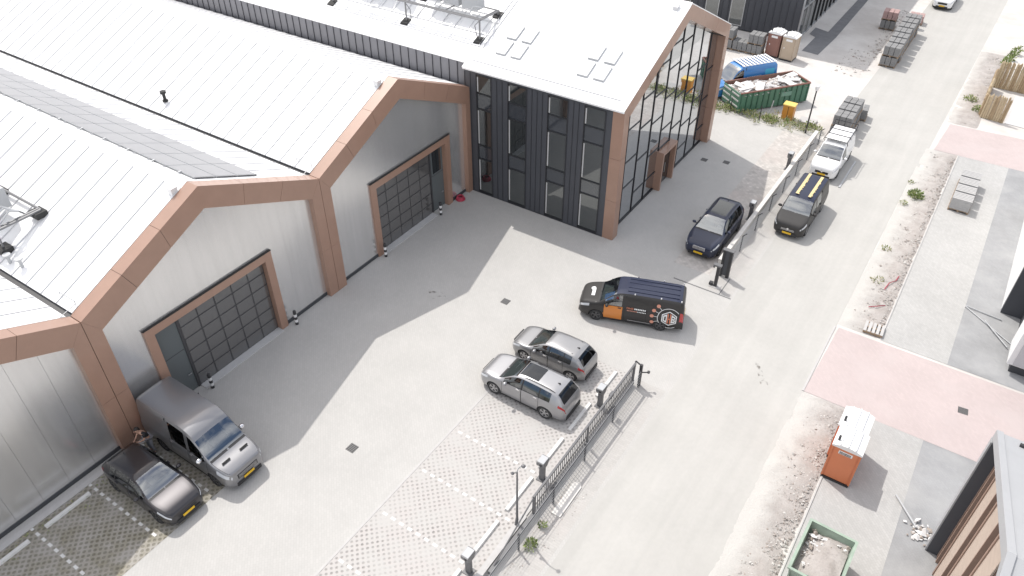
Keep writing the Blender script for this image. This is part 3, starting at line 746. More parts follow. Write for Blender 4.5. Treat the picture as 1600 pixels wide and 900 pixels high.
def car(label, cat, cx, cy, heading, S, name='parked_car', group='parked cars'):
    L = S['L']; top = pchip(S['top']); belt = pchip(S['belt']); plan = pchip(S['plan'])
    xc, xr, xrr, xt = S['cab']; H = max(p[1] for p in S['top']); wr = S['wr']
    zb0 = S.get('clear', 0.2)
    T = thing(name, label, cat, (cx, cy, 0), heading - math.pi, group)
    ghm = H - belt(0.5 * (xr + xrr)); hl = L / 2
    lo = [(0.0, 0.0), (0.82, 0.0), (0.955, 0.10), (0.985, 0.28), (1.0, 0.5), (0.995, 0.74), (0.975, 0.92), (0.945, 1.0)]
    def sec(x):
        t = top(x); b = min(belt(x), t - 0.035); w_ = plan(x); g = t - b
        e = min(1, max(0, 1 - x / 0.25)) + min(1, max(0, 1 - (L - x) / 0.25)); zb = zb0 + 0.06 * e
        k = min(1, g / ghm) ** 0.7
        pts = [(w_ * a, zb + (b - zb) * c) for a, c in lo]
        y8 = (0.90 * w_) * (1 - k) + wr * w_ / 0.93 * 0.93 * k
        yg = lambda f: (0.945 * w_) * (1 - f) + y8 * f
        pts += [(yg(0.45) + 0.012, b + g * 0.45), (yg(0.9), b + g * (0.84)), (y8 - 0.05 * (0.4 + 0.6 * k), b + g * 0.945), (y8 * 0.72, b + g * 0.982), (y8 * 0.4, b + g * 0.996), (0.0, t)]
        return pts
    NR = 14; GB, GT = 7, 9           # rows: belt, top of side glass ; 10 = roof edge
    keys = sorted(set([0, 0.03, 0.08, xc, xr, xrr, xt, L - 0.08, L - 0.03, L] + [v for r_ in S.get('sidewin', []) for v in r_] + [v for r_ in S.get('doors', []) for v in r_] + list(S.get('roofglass', ()))))
    xs = []
    for a, c in zip(keys[:-1], keys[1:]):
        n = max(1, math.ceil((c - a) / 0.07)); xs += [a + (c - a) * i / n for i in range(n)]
    xs.append(L)
    sub = [1, 1, 2, 3, 3, 3, 1, 3, 3, 1, 1, 1, 1]
    rows = []                          # (row index as float)
    for i, n in enumerate(sub): rows += [i + k / n for k in range(n)]
    rows.append(13)
    def P(x, r, off=0.0):
        s_ = sec(min(max(x, 0), L)); i = min(int(r), 12); f = r - i
        y = s_[i][0] * (1 - f) + s_[i + 1][0] * f; z = s_[i][1] * (1 - f) + s_[i + 1][1] * f
        return y, z
    grid = [[P(x, r) for r in rows] for x in xs]
    rw = S['rw']; arches = [(S['wheels'][0], rw + 0.05), (S['wheels'][1], rw + 0.05)]
    X = [[x for _ in rows] for x in xs]
    for i, x in enumerate(xs):
        for j, r in enumerate(rows):
            if not (1.0 <= r <= 6.7): continue
            y, z = grid[i][j]
            for ax_, ra in arches:
                dx, dz = x - ax_, z - rw; dd = math.hypot(dx, dz)
                if abs(dd - ra) < 0.05 and dd > 0.01 and z > 0.1:
                    X[i][j] = ax_ + dx / dd * ra; grid[i][j] = (y, rw + dz / dd * ra)
    groups = {}
    def tagf(xm, rm):
        if xc < xm < xr and rm > 10: return 'windscreen'
        if xrr < xm < xt and rm > 10 and S.get('rearglass', True): return 'rear_window'
        if S.get('roofglass') and S['roofglass'][0] < xm < S['roofglass'][1] and rm > 11: return 'sunroof'
        if GB + 0.05 < rm < GT + 0.34 - 0.35 + 0.0 or (GB + 0.05 < rm < GT):
            for k, (a, c) in enumerate(S.get('sidewin', [])):
                if a < xm < c: return ('side_window', k)
        if GB + 0.05 < rm < GT and S.get('sidewin') and len(S['sidewin']) > 2 and S['sidewin'][0][0] < xm < S['sidewin'][-1][1]: return 'pillar'
        if xr - 0.02 < xm < xrr and rm > 10 and S.get('roofmat'): return 'roof'
        if 2.0 < rm < GB + 0.01:
            for k, (a, c) in enumerate(S.get('doors', [])):
                if a < xm < c: return ('door', k)
        if rm < 2.0: return 'sill'
        return 'body'
    for sd in (-1, 1):
        for i in range(len(xs) - 1):
            for j in range(len(rows) - 1):
                pa = [(X[i][j], *grid[i][j]), (X[i + 1][j], *grid[i + 1][j]), (X[i + 1][j + 1], *grid[i + 1][j + 1]), (X[i][j + 1], *grid[i][j + 1])]
                mx_ = sum(p[0] for p in pa) / 4; mz_ = sum(p[2] for p in pa) / 4; rm = 0.5 * (rows[j] + rows[j + 1]); xm = 0.5 * (xs[i] + xs[i + 1])
                if 1 <= rm <= 6.7 and any(math.hypot(mx_ - a, mz_ - rw) < ra - 0.004 for a, ra in arches): continue
                tg = tagf(xm, rm)
                if isinstance(tg, tuple) : tg = (tg[0], tg[1], sd)
                groups.setdefault(tg, []).append([(p[0] - hl, sd * p[1], p[2]) for p in (pa if sd < 0 else pa[::-1])])
    # end caps
    for i, fl in ((0, 0), (len(xs) - 1, 1)):
        for j in range(1, len(rows) - 1):
            a, c = grid[i][j], grid[i][j + 1]; x = xs[i] - hl
            q4 = [(x, -a[0], a[1]), (x, a[0], a[1]), (x, c[0], c[1]), (x, -c[0], c[1])]
            groups.setdefault('body', []).append(q4[::-1] if not fl else q4)
    mats = {'body': S['paint'], 'roof': S.get('roofmat'), 'windscreen': m_cglass, 'rear_window': S.get('rearmat', m_rearglass), 'sunroof': S.get('sunmat', m_sunroof), 'sill': S.get('sill', m_trim), 'pillar': m_trim}
    def emit(nm, polys, mat, parent, lab=None):
        ix = {}; vs = []; fs = []
        for pl in polys:
            f = []
            for p in pl:
                k = (round(p[0], 4), round(p[1], 4), round(p[2], 4))
                if k not in ix: ix[k] = len(vs); vs.append(p)
                if ix[k] not in f: f.append(ix[k])
            if len(f) > 2: fs.append(tuple(f))
        q = MB(); q.add(vs, fs); o = q.build(nm, mat, parent, smooth=True)
        if lab: o['label'] = lab
        return o
    doors = {}
    for tg, pl in groups.items():
        if isinstance(tg, tuple):
            if tg[0] == 'door':
                mat = S['paint']; lab = None
                if S.get('doormat') and tg[1] == 0 and tg[2] < 0: mat = S['doormat']; lab = 'orange front door'
                doors[tg] = emit('door', pl, mat, T, lab)
            else: emit('side_window', pl, S.get('sidemat', m_cglass_dark), T)
        else: emit({'body': 'body', 'sill': 'sill'}.get(tg, tg), pl, mats[tg], T)
    # patches lying on the skin
    def patch(nm, xa, xb, ra, rb, mat, side=None, off=0.006, parent=T, n=6, m_=4):
        out = None
        for sd in ((-1, 1) if side is None else (side,)):
            vs = []
            for i in range(n + 1):
                for j in range(m_ + 1):
                    x = xa + (xb - xa) * i / n; r = ra + (rb - ra) * j / m_
                    y, z = P(x, r); y2, z2 = P(min(x + 0.02, L), r); y3, z3 = P(x, min(r + 0.05, 13))
                    u = Vector((0.02 if x + 0.02 <= L else 1e-4, y2 - y, z2 - z)); v = Vector((0, y3 - y, z3 - z))
                    nn = u.cross(v)
                    if nn.length < 1e-9: nn = Vector((0, 1, 0))
                    nn.normalize()
                    if nn.y < 0 and abs(nn.y) > abs(nn.z): nn = -nn
                    if nn.z < -0.2: nn = -nn
                    if x < 0.15: nn = (nn + Vector((-0.6, 0, 0))).normalized()
                    if x > L - 0.12: nn = (nn + Vector((0.6, 0, 0))).normalized()
                    p = Vector((x, y, z)) + nn * off
                    vs.append((p.x - hl, sd * p.y, p.z))
            fs = [(i * (m_ + 1) + j, (i + 1) * (m_ + 1) + j, (i + 1) * (m_ + 1) + j + 1, i * (m_ + 1) + j + 1) for i in range(n) for j in range(m_)]
            if sd > 0: fs = [f[::-1] for f in fs]
            q = MB(); q.add(vs, fs); out = q.build(nm, mat, parent, smooth=True)
        return out
    # shut lines round doors, bonnet lines
    def line(x0, r0, x1, r1, wd, nm='shut_line', mat=m_gap, off=0.004, par=T):
        for sd in (-1, 1):
            q = MB(); vs = []; n = 8
            for k in range(n + 1):
                x = x0 + (x1 - x0) * k / n; r = r0 + (r1 - r0) * k / n
                y, z = P(x, r)
                up = abs(r1 - r0) < 0.5 or r0 > 9.5
                if x0 != x1 and up:
                    ya, za = P(x, r - 0.001); yb_, zb_ = P(x, min(13, r + 0.2)); dv = Vector((0, yb_ - ya, zb_ - za)); dv = dv.normalized() * wd / 2 if dv.length > 0 else Vector((0, 0, wd / 2))
                    o_ = Vector((0, 1, 0.6)).normalized() * off
                    for s_ in (-1, 1): vs.append((x - hl, sd * (y + o_.y + dv.y * s_), z + o_.z + dv.z * s_))
                else:
                    for s_ in (-1, 1): vs.append((x + s_ * wd / 2 - hl, sd * (y + (off if r < 9.5 else 0)), z + (off if r > 8 else 0)))
            fs = [(2 * k, 2 * k + 1, 2 * k + 3, 2 * k + 2) for k in range(n)]
            q.add(vs, fs + [f[::-1] for f in fs]); q.build(nm, mat, par)
    dx_ = sorted(set(v for r_ in S.get('doors', []) for v in r_))
    for x in dx_: line(x, 2.1, x, 7.0, 0.016)
    for a, c in S.get('doors', []):
        line(a, 2.1, c, 2.1, 0.014)
    if S.get('beltline', True) and S.get('sidewin'):
        line(S['sidewin'][0][0], 7.02, S['sidewin'][-1][1], 7.02, 0.03, 'window_trim', S.get('trimmat', m_trim), 0.006)
    line(0.10, 10.0, xc - 0.05, 10.0, 0.014)
    patch('cowl', xc - 0.07, xc + 0.03, 10.0, 13, m_trim, off=0.004)
    for dk, dob in doors.items():
        a, c = S['doors'][dk[1]]
        y, z = P(c - 0.16, 6.2); q = MB(); q.box(c - 0.24 - hl, c - 0.07 - hl, dk[2] * (y + 0.025) - 0.02, dk[2] * (y + 0.025) + 0.02, z - 0.015, z + 0.015); q.build('handle', S.get('handlemat', S['paint']), dob)
    # lights, grille, plates
    patch('headlight', *S.get('head', (0.03, 0.50, 5.9, 7.6)), m_lamp)
    patch('tail_light', *S.get('tail', (L - 0.30, L - 0.01, 5.2, 7.0)), m_tail)
    zt0 = S.get('grille', (0.42, 0.62)); wg = S.get('wgr', 0.42)
    q = MB(); q.box(-0.02 - hl, 0.05 - hl, -wg, wg, *zt0); G = q.build('grille', S.get('grmat', m_trim), T)
    for k in range(3):
        z = zt0[0] + (zt0[1] - zt0[0]) * (k + 0.7) / 3.4; q = MB(); q.box(-0.026 - hl, -0.02 - hl, -wg * 0.92, wg * 0.92, z, z + 0.016); q.build('grille_bar', S.get('barmat', m_trim), G)
    q = MB(); q.box(-0.03 - hl, 0.1 - hl, -plan(0.0) * 0.9, plan(0.0) * 0.9, zb0 + 0.02, zb0 + 0.2); q.build('bumper', S.get('bumpmat', m_trim), T)
    q = MB(); q.box(L - 0.1 - hl, L + 0.03 - hl, -plan(L) * 0.92, plan(L) * 0.92, zb0 + 0.04, zb0 + 0.26); q.build('bumper', S.get('bumpmat', m_trim), T)
    pz = S.get('platez', 0.42)
    q = MB(); q.box(-0.045 - hl, -0.03 - hl, -0.26, 0.26, pz, pz + 0.115); PL = q.build('number_plate', m_yellow, T)
    if S.get('rplate', 0.7): q = MB(); q.box(L + 0.03 - hl, L + 0.045 - hl, -0.26, 0.26, S.get('rplate', 0.7), S.get('rplate', 0.7) + 0.115); q.build('number_plate', m_yellow, T)
    if S.get('badge'):
        q = MB(); q.cyl((-0.035 - hl, 0, zt0[1] + 0.0), (-0.02 - hl, 0, zt0[1] + 0.0), 0.06, n=12); q.build('badge', m_chrome, T)
    # mirrors
    for sd in (-1, 1):
        mxx = xc + S.get('mirx', 0.42); y, z = P(mxx, 7.0); ms = S.get('mirs', 1.0)
        me = bmesh.new(); bmesh.ops.create_icosphere(me, subdivisions=2, radius=1.0)
        q = MB(); q.add([(v.co.x * 0.09 * ms + mxx - hl, v.co.y * 0.12 * ms + sd * (y + 0.13), v.co.z * 0.085 * ms * ms + z + 0.08) for v in me.verts], [tuple(v.index for v in f.verts) for f in me.faces]); me.free()
        q.build('wing_mirror', S.get('mirmat', S['paint']), T, smooth=True)
        q = MB(); q.tube([(mxx - hl, sd * (y - 0.02), z + 0.02), (mxx - hl, sd * (y + 0.1), z + 0.06)], 0.025); q.build('mirror_arm', m_trim, T)
    # wheels, inner body, cabin
    for xw in S['wheels']:
        for sd in (-1, 1): wheel(T, xw - hl, sd * (plan(xw) - 0.015), rw, S.get('rim', m_rim))
    q = MB(); wi = plan(L / 2) - 0.26
    q.box(0.2 - hl, L - 0.15 - hl, -wi, wi, zb0 - 0.02, 0.62); q.box(0.95 - hl, L - 0.95 - hl, -wi - 0.2, wi + 0.2, zb0 - 0.02, 0.5); q.build('underbody', m_inner, T)
    bz = belt((xr + xrr) / 2)
    q = MB(); q.box(xc + 0.1 - hl, xt - 0.25 - hl, -wi - 0.12, wi + 0.12, 0.62, 0.66); q.box(xc + 0.0 - hl, xc + 0.55 - hl, -wi - 0.08, wi + 0.08, bz - 0.26, bz - 0.04); q.build('dashboard', m_dash, T)
    if S.get('seats', True):
        for sx in S.get('seatx', (xr + 0.25,)):
            for sd in (-1, 1):
                q = MB(); c_ = sd * 0.38
                q.box(sx - 0.1 - hl, sx + 0.42 - hl, c_ - 0.25, c_ + 0.25, 0.66, bz - 0.30)
                q.prism([(sx + 0.36 - hl, bz - 0.3), (sx + 0.52 - hl, bz - 0.3), (sx + 0.66 - hl, bz + 0.22), (sx + 0.54 - hl, bz + 0.22)], 'y', c_ - 0.24, c_ + 0.24)
                q.box(sx + 0.56 - hl, sx + 0.67 - hl, c_ - 0.12, c_ + 0.12, bz + 0.24, bz + 0.42)
                q.build('seat', S.get('seatmat', m_seatd), T)
        q = MB()
        for k in range(12):
            a0, a1 = 2 * math.pi * k / 12, 2 * math.pi * (k + 1) / 12
            f = lambda a: (xc + 0.62 + 0.06 * math.sin(a) - hl, -0.38 + 0.18 * math.cos(a), bz - 0.02 + 0.17 * math.sin(a))
            q.cyl(f(a0), f(a1), 0.016, n=5)
        q.build('steering_wheel', m_trim, T)
    if S.get('bulkhead'):
        q = MB(); x = S['bulkhead']; q.box(x - hl, x + 0.03 - hl, -wi - 0.12, wi + 0.12, 0.6, H - 0.12); q.build('bulkhead', m_inner, T)
    if S.get('rails'):
        for sd in (-1, 1):
            pts = []
            for k in range(7):
                x = xr + 0.35 + (xrr - xr - 0.5) * k / 6; y, z = P(x, 10.0); pts.append((x - hl, sd * (y - 0.02), z + (0.05 if 0 < k < 6 else 0.0)))
            q = MB(); q.tube(pts, 0.018); q.build('roof_rail', S.get('railmat', m_trim), T)
    q = MB(); a = xrr - 0.3; y, z = P(a, 13)
    if S.get('antenna', True): q.prism([(a - 0.08 - hl, z - 0.01), (a + 0.1 - hl, z - 0.01), (a + 0.08 - hl, z + 0.06)], 'y', -0.02, 0.02); q.build('antenna', m_trim, T)
    return T, P, patch

suv_top = lambda H: [(0, 0.62), (0.05, 0.80), (0.35, 0.98), (1.15, 1.09), (1.95, H - 0.10), (2.35, H - 0.01), (2.8, H), (3.7, H - 0.03), (4.12, H - 0.10), (4.46, 1.16), (4.56, 1.02), (4.62, 0.62)]
suv_belt = [(0, 0.58), (0.06, 0.74), (0.4, 0.90), (1.15, 1.03), (3.8, 1.14), (4.4, 1.05), (4.58, 0.9), (4.62, 0.56)]
suv_plan = [(0, 0.60), (0.06, 0.72), (0.28, 0.85), (0.8, 0.915), (1.3, 0.92), (3.6, 0.92), (4.2, 0.87), (4.5, 0.80), (4.62, 0.66)]
p_grey = paint('silver_grey_paint', (0.34, 0.34, 0.35), 0.6, 0.34)
p_grey2 = paint('warm_grey_paint', (0.30, 0.30, 0.305), 0.6, 0.34)
def suv(**k):
    d = dict(L=4.62, top=suv_top(1.62), belt=suv_belt, plan=suv_plan, cab=(1.18, 2.02, 4.12, 4.48), wr=0.66, wheels=(0.90, 3.64), rw=0.355,
             sidewin=[(1.42, 2.35), (2.43, 3.25), (3.31, 3.85)], doors=[(1.35, 2.38), (2.40, 3.30)], paint=p_grey, rails=True, seatx=(2.0, 2.9), grille=(0.55, 0.72), platez=0.36, rplate=None,
             head=(0.04, 0.55, 5.7, 7.2), tail=(4.26, 4.605, 6.0, 7.3), sidemat=m_cglass_dark)
    d.update(k); return d
pi = math.pi
car('silver grey SUV with a dark glass sunroof, nearer of the two parked side by side', 'car', 12.66, -0.66, pi, suv(roofglass=(2.05, 3.02), railmat=m_trim, handlemat=m_chrome))
kx, kw, kz = 4.05 / 4.25, 0.965, 0.965
KX = lambda pts: [(x * kx, z * kz) for x, z in pts]
hs_top = KX([(0, 0.60), (0.05, 0.76), (0.35, 0.92), (1.05, 1.03), (1.85, 1.45), (2.2, 1.55), (2.6, 1.57), (3.5, 1.52), (3.78, 1.44), (4.1, 1.08), (4.2, 0.96), (4.25, 0.6)])
car('grey compact SUV with plain painted roof, beyond the one with the sunroof', 'car', 12.44, 1.88, pi + 0.01,
    suv(L=4.05, top=hs_top, belt=KX([(0, 0.56), (0.06, 0.70), (0.4, 0.86), (1.05, 0.99), (3.5, 1.09), (4.1, 0.99), (4.22, 0.86), (4.25, 0.55)]),
        plan=[(x * kx, w_ * kw) for x, w_ in [(0, 0.58), (0.06, 0.70), (0.28, 0.82), (0.8, 0.88), (3.3, 0.89), (3.9, 0.84), (4.15, 0.76), (4.25, 0.64)]], cab=tuple(v * kx for v in (1.08, 1.9, 3.76, 4.12)), wheels=(0.80, 3.37), rw=0.325,
        sidewin=[(1.26, 2.1), (2.17, 2.9), (2.95, 3.33)], doors=[(1.19, 2.12), (2.14, 2.95)], paint=p_grey2, seatx=(1.8, 2.6), tail=(3.72, 4.035, 5.9, 7.3), handlemat=m_chrome, rails=False))
p_navy = paint('navy_paint', (0.022, 0.028, 0.055), 0.2, 0.45, 0.6)
sc5 = 4.92 / 4.62
S5 = lambda pts: [(x * sc5, z) for x, z in pts]
car('navy blue SUV with pale seats parked beside the glazed office', 'car', 14.95, 15.95, -pi / 2,
    suv(L=4.92, top=S5([(a, b_ * 1.05) for a, b_ in suv_top(1.66)]), belt=S5([(a, b_ * 1.06) for a, b_ in suv_belt]), plan=S5([(a, b_ * 1.07) for a, b_ in suv_plan]), cab=tuple(v * sc5 for v in (1.18, 2.0, 4.05, 4.47)),
        wheels=(0.93, 3.9), rw=0.375, sidewin=[(1.5, 2.5), (2.58, 3.45), (3.52, 4.1)], doors=[(1.42, 2.53), (2.55, 3.5)], paint=p_navy, seatmat=m_seatl, seatx=(2.1, 3.0), roofglass=(2.35, 3.9), grmat=m_chrome, wgr=0.36, grille=(0.62, 0.80),
        rim=m_rimdark, railmat=m_trim, head=(0.04, 0.6, 5.8, 7.1), tail=(4.5, 4.9, 6, 7.2), rplate=0.5))
p_black = paint('black_paint', (0.045, 0.043, 0.047), 0.6, 0.38, 0.7)
car('black hatchback parked close to the facade on the mossy bays', 'car', 2.85, -13.68, 0.0,
    suv(L=4.42, top=[(0, 0.58), (0.05, 0.72), (0.35, 0.88), (1.2, 1.0), (2.05, 1.42), (2.4, 1.50), (2.8, 1.51), (3.6, 1.44), (3.9, 1.34), (4.25, 1.04), (4.36, 0.95), (4.42, 0.6)],
        belt=[(0, 0.54), (0.06, 0.66), (0.4, 0.82), (1.2, 0.94), (3.6, 1.0), (4.25, 0.95), (4.38, 0.86), (4.42, 0.55)],
        plan=[(0, 0.60), (0.06, 0.72), (0.28, 0.84), (0.8, 0.90), (3.4, 0.91), (4.0, 0.86), (4.3, 0.78), (4.42, 0.64)], cab=(1.22, 2.08, 3.85, 4.27), wheels=(0.88, 3.55), rw=0.345,
        sidewin=[(1.46, 2.35), (2.42, 3.2), (3.26, 3.6)], doors=[(1.4, 2.38), (2.4, 3.25)], paint=p_black, rim=m_rimdark, rails=False, seatx=(2.05, 2.85), tail=(4.05, 4.4, 6, 7.2), head=(0.05, 0.62, 5.9, 7.2), platez=0.4, grille=(0.46, 0.60)))
# ---- vans
p_silver = paint('silver_van_paint', (0.25, 0.25, 0.26), 0.6, 0.36)
car('grey high-roof van with a passenger window, backed up to the hall door', 'van', 2.88, -11.13, 0.0,
    dict(L=5.53, top=[(0, 0.86), (0.05, 1.02), (0.3, 1.14), (0.98, 1.34), (1.62, 1.98), (2.0, 2.32), (2.5, 2.47), (3.0, 2.5), (5.2, 2.48), (5.42, 2.42), (5.5, 2.3), (5.53, 1.0)],
         belt=[(0, 0.78), (0.06, 0.92), (0.4, 1.06), (1.0, 1.24), (1.8, 1.30), (5.4, 1.34), (5.53, 0.9)],
         plan=[(0, 0.68), (0.06, 0.80), (0.25, 0.93), (0.7, 1.0), (1.3, 1.02), (5.3, 1.02), (5.48, 0.98), (5.53, 0.95)], cab=(1.0, 1.74, 5.42, 5.5), wr=0.84, wheels=(0.98, 4.28), rw=0.35,
         sidewin=[(1.28, 2.15), (2.35, 3.35)], doors=[(1.15, 2.22), (2.3, 3.45)], paint=p_silver, rim=m_rimdark, grille=(0.62, 0.84), wgr=0.5, barmat=m_chrome, platez=0.45, head=(0.03, 0.62, 5.4, 7.6), tail=(5.42, 5.52, 4.6, 7.5),
         rearglass=False, seatx=(1.85,), mirs=1.25, mirmat=m_chrome, clear=0.24, bulkhead=3.5, antenna=False, badge=False), name='parked_van')
TR = [o for o in COL.objects if o.name.startswith('parked_van')][-1]
for y in (-0.45, 0.45):
    b = MB(); b.add([(0.55 - 2.765, y - 0.2, 1.262), (0.63 - 2.765, y - 0.2, 1.284), (0.63 - 2.765, y + 0.2, 1.284), (0.55 - 2.765, y + 0.2, 1.262)], [(0, 1, 2, 3)]); b.build('bonnet_vent', m_gap, TR)
vtop = [(0, 0.76), (0.05, 0.92), (0.35, 1.07), (1.0, 1.20), (1.75, 1.76), (2.1, 1.90), (2.6, 1.94), (4.8, 1.93), (5.1, 1.89), (5.24, 1.78), (5.3, 0.95)]
vbelt = [(0, 0.66), (0.06, 0.82), (0.4, 0.98), (1.0, 1.11), (5.1, 1.16), (5.25, 1.1), (5.3, 0.85)]
vplan = [(0, 0.64), (0.06, 0.76), (0.25, 0.88), (0.7, 0.945), (1.2, 0.955), (5.05, 0.955), (5.24, 0.92), (5.3, 0.88)]
p_vblack = paint('black_van_paint', (0.038, 0.036, 0.035), 0.0, 0.6, 0.3)
p_vroof = paint('black_roof_sky_tint', (0.016, 0.022, 0.050), 0.0, 0.6, 0.3)  # black roof coloured bluer to stand for the blue sky reflected in it
p_orange = paint('orange_door_paint', (0.62, 0.21, 0.03), 0.0, 0.35, 0.6)
hx, hy = -3.08, -1.06; hd = math.atan2(hy, hx)
fwd = Vector((math.cos(hd), math.sin(hd))); lft = Vector((-math.sin(hd), math.cos(hd)))
mid = Vector((14.26, 6.13)) - lft * 0.92 + fwd * (-0.055)
DHB, P_, patch_ = car('black van with an orange door and a white hexagon logo, driving across the yard', 'van', mid.x, mid.y, hd,
    dict(L=5.3, top=vtop, belt=vbelt, plan=vplan, cab=(1.03, 1.86, 5.1, 5.22), wr=0.80, wheels=(0.93, 4.2), rw=0.345, sidewin=[(1.35, 2.2)], doors=[(1.3, 2.25), (2.35, 3.45)],
         paint=p_vblack, roofmat=p_vroof, doormat=p_orange, rim=m_rimdark, grille=(0.58, 0.74), platez=0.38, head=(0.03, 0.55, 5.6, 7.3), tail=(5.1, 5.29, 4.6, 7.5), rearglass=False, seatx=(1.85,), bulkhead=2.35, antenna=False, sidemat=m_cglass, badge=False), name='parked_van')
# flat print on its left side (local -y) -------------------------------
m_pw = M('print_white', (0.75, 0.76, 0.76), 0.5); m_po = M('print_orange', (0.60, 0.20, 0.11), 0.5); m_ps = M('print_salmon', (0.62, 0.28, 0.20), 0.5)
YS = -(0.955 + 0.012); hl = 5.3 / 2
def skin_y(Pf, x, z):
    lo_, hi_ = 3.0, 9.0                     # find the body surface at this height
    for _ in range(24):
        m_ = 0.5 * (lo_ + hi_)
        if Pf(x, m_)[1] < z: lo_ = m_
        else: hi_ = m_
    return Pf(x, lo_)[0]
def side(b, poly, mi=0, dy=0.0):
    b.add([(x - hl, -(skin_y(P_, x, max(z, 0.78)) + 0.028) - dy, z) for x, z in poly], [tuple(range(len(poly)))], mi)
def ring(b, cx, cz, r0, r1, a0, a1, mi=0, n=28, dy=0):
    for k in range(n):
        t0 = a0 + (a1 - a0) * k / n; t1 = a0 + (a1 - a0) * (k + 1) / n
        side(b, [(cx + r1 * math.cos(t0), cz + r1 * math.sin(t0)), (cx + r1 * math.cos(t1), cz + r1 * math.sin(t1)), (cx + r0 * math.cos(t1), cz + r0 * math.sin(t1)), (cx + r0 * math.cos(t0), cz + r0 * math.sin(t0))][::-1], mi, dy)
def text_mesh(txt, size):
    cu = bpy.data.curves.new('lettering', 'FONT'); cu.body = txt; cu.size = size; cu.align_x = 'CENTER'; cu.align_y = 'CENTER'
    o = bpy.data.objects.new('lettering', cu); COL.objects.link(o)
    dg = bpy.context.evaluated_depsgraph_get(); me = bpy.data.meshes.new_from_object(o.evaluated_get(dg))
    bpy.data.objects.remove(o); return me
LX, LZ = 4.60, 0.92
b = MB()
hexo = [(math.cos(R(90 + 60 * k)), math.sin(R(90 + 60 * k))) for k in range(6)]
ho, hi = 0.43, 0.375
for k in range(6):
    a, c = hexo[k], hexo[(k + 1) % 6]
    side(b, [(LX + a[0] * ho, LZ + a[1] * ho), (LX + c[0] * ho, LZ + c[1] * ho), (LX + c[0] * hi, LZ + c[1] * hi), (LX + a[0] * hi, LZ + a[1] * hi)][::-1])
# D and B as block letters that fill the hexagon, H in the middle
def blk(b, x0, x1, z0, z1, mi): side(b, [(LX + x0, LZ + z0), (LX + x1, LZ + z0), (LX + x1, LZ + z1), (LX + x0, LZ + z1)], mi, 0.002)
side(b, [(LX - 0.30, LZ - 0.16), (LX - 0.24, LZ - 0.19), (LX - 0.24, LZ + 0.19), (LX - 0.30, LZ + 0.16)])
side(b, [(LX - 0.24, LZ - 0.19), (LX - 0.12, LZ - 0.25), (LX - 0.12, LZ - 0.15), (LX - 0.24, LZ - 0.11)]); side(b, [(LX - 0.24, LZ + 0.11), (LX - 0.12, LZ + 0.15), (LX - 0.12, LZ + 0.25), (LX - 0.24, LZ + 0.19)])
side(b, [(LX - 0.16, LZ - 0.23), (LX - 0.11, LZ - 0.26), (LX - 0.11, LZ + 0.26), (LX - 0.16, LZ + 0.23)])
blk(b, -0.09, -0.035, -0.29, 0.29, 1); blk(b, 0.035, 0.09, -0.29, 0.29, 1); blk(b, -0.035, 0.035, -0.035, 0.035, 1)
side(b, [(LX + 0.11, LZ - 0.26), (LX + 0.16, LZ - 0.23), (LX + 0.16, LZ + 0.23), (LX + 0.11, LZ + 0.26)])
for z0, z1, s in ((0.13, 0.22, -1), (-0.04, 0.04, 0), (-0.22, -0.13, 1)): side(b, [(LX + 0.16, LZ + z0), (LX + 0.28, LZ + z0 + s * 0.03), (LX + 0.28, LZ + z1 + s * 0.05), (LX + 0.16, LZ + z1)])
side(b, [(LX + 0.25, LZ + 0.04), (LX + 0.31, LZ + 0.07), (LX + 0.31, LZ + 0.13), (LX + 0.25, LZ + 0.17)]); side(b, [(LX + 0.25, LZ - 0.17), (LX + 0.31, LZ - 0.13), (LX + 0.31, LZ - 0.07), (LX + 0.25, LZ - 0.04)])
ring(b, LX, LZ, 0.56, 0.59, R(40), R(215)); ring(b, LX, LZ, 0.56, 0.59, R(258), R(305), n=10)
for ang, rr in ((133, 0.86), (156, 0.86), (178, 0.86), (203, 0.90)):
    c, s = math.cos(R(ang)), math.sin(R(ang)); px_, pz_ = LX + rr * c, LZ + rr * s
    ring(b, px_, pz_, 0.0, 0.10, 0, 2 * pi, 2, 14, 0.001)
    side(b, [(LX + 0.59 * c - s * 0.012, LZ + 0.59 * s + c * 0.012), (LX + 0.59 * c + s * 0.012, LZ + 0.59 * s - c * 0.012), (LX + (rr - .1) * c + s * 0.012, LZ + (rr - .1) * s - c * 0.012), (LX + (rr - .1) * c - s * 0.012, LZ + (rr - .1) * s + c * 0.012)])
b.build('hexagon_logo', [m_pw, m_po, m_ps], DHB)
me = text_mesh('DHB', 0.17); me.materials.append(m_po)
o = bpy.data.objects.new('lettering', me); COL.objects.link(o); o.parent = DHB; o.location = (2.62 - hl, -(skin_y(P_, 2.62, 1.10) + 0.03), 1.16); o.rotation_euler = (pi / 2 - 0.22, 0, 0)
b = MB(); blk2 = lambda x0, x1, z0, z1, mi: side(b, [(x0, z0), (x1, z0), (x1, z1), (x0, z1)], mi)
for k in range(7): blk2(2.84 + k * 0.085, 2.90 + k * 0.085, 1.12, 1.20, 0)
for k in range(13): blk2(2.48 + k * 0.075, 2.53 + k * 0.075, 1.0, 1.05, 0 if k > 6 else 1)
b.build('lettering', [m_pw, m_ps], DHB)
b = MB(); blk2 = lambda x0, x1, z0, z1, mi: side(b, [(x0, z0), (x1, z0), (x1, z1), (x0, z1)], mi); blk2(2.55, 3.7, 0.40, 0.43, 0); b.build('sill_trim', m_chrome, DHB)
for x in (2.75, 4.05, 5.05):
    for y in (-0.72, 0.72): b = MB(); b.box(x - hl, x + 0.06 - hl, y - 0.03, y + 0.03, 1.9, 1.96); b.build('rack_mount', m_chrome, DHB)
b = MB()
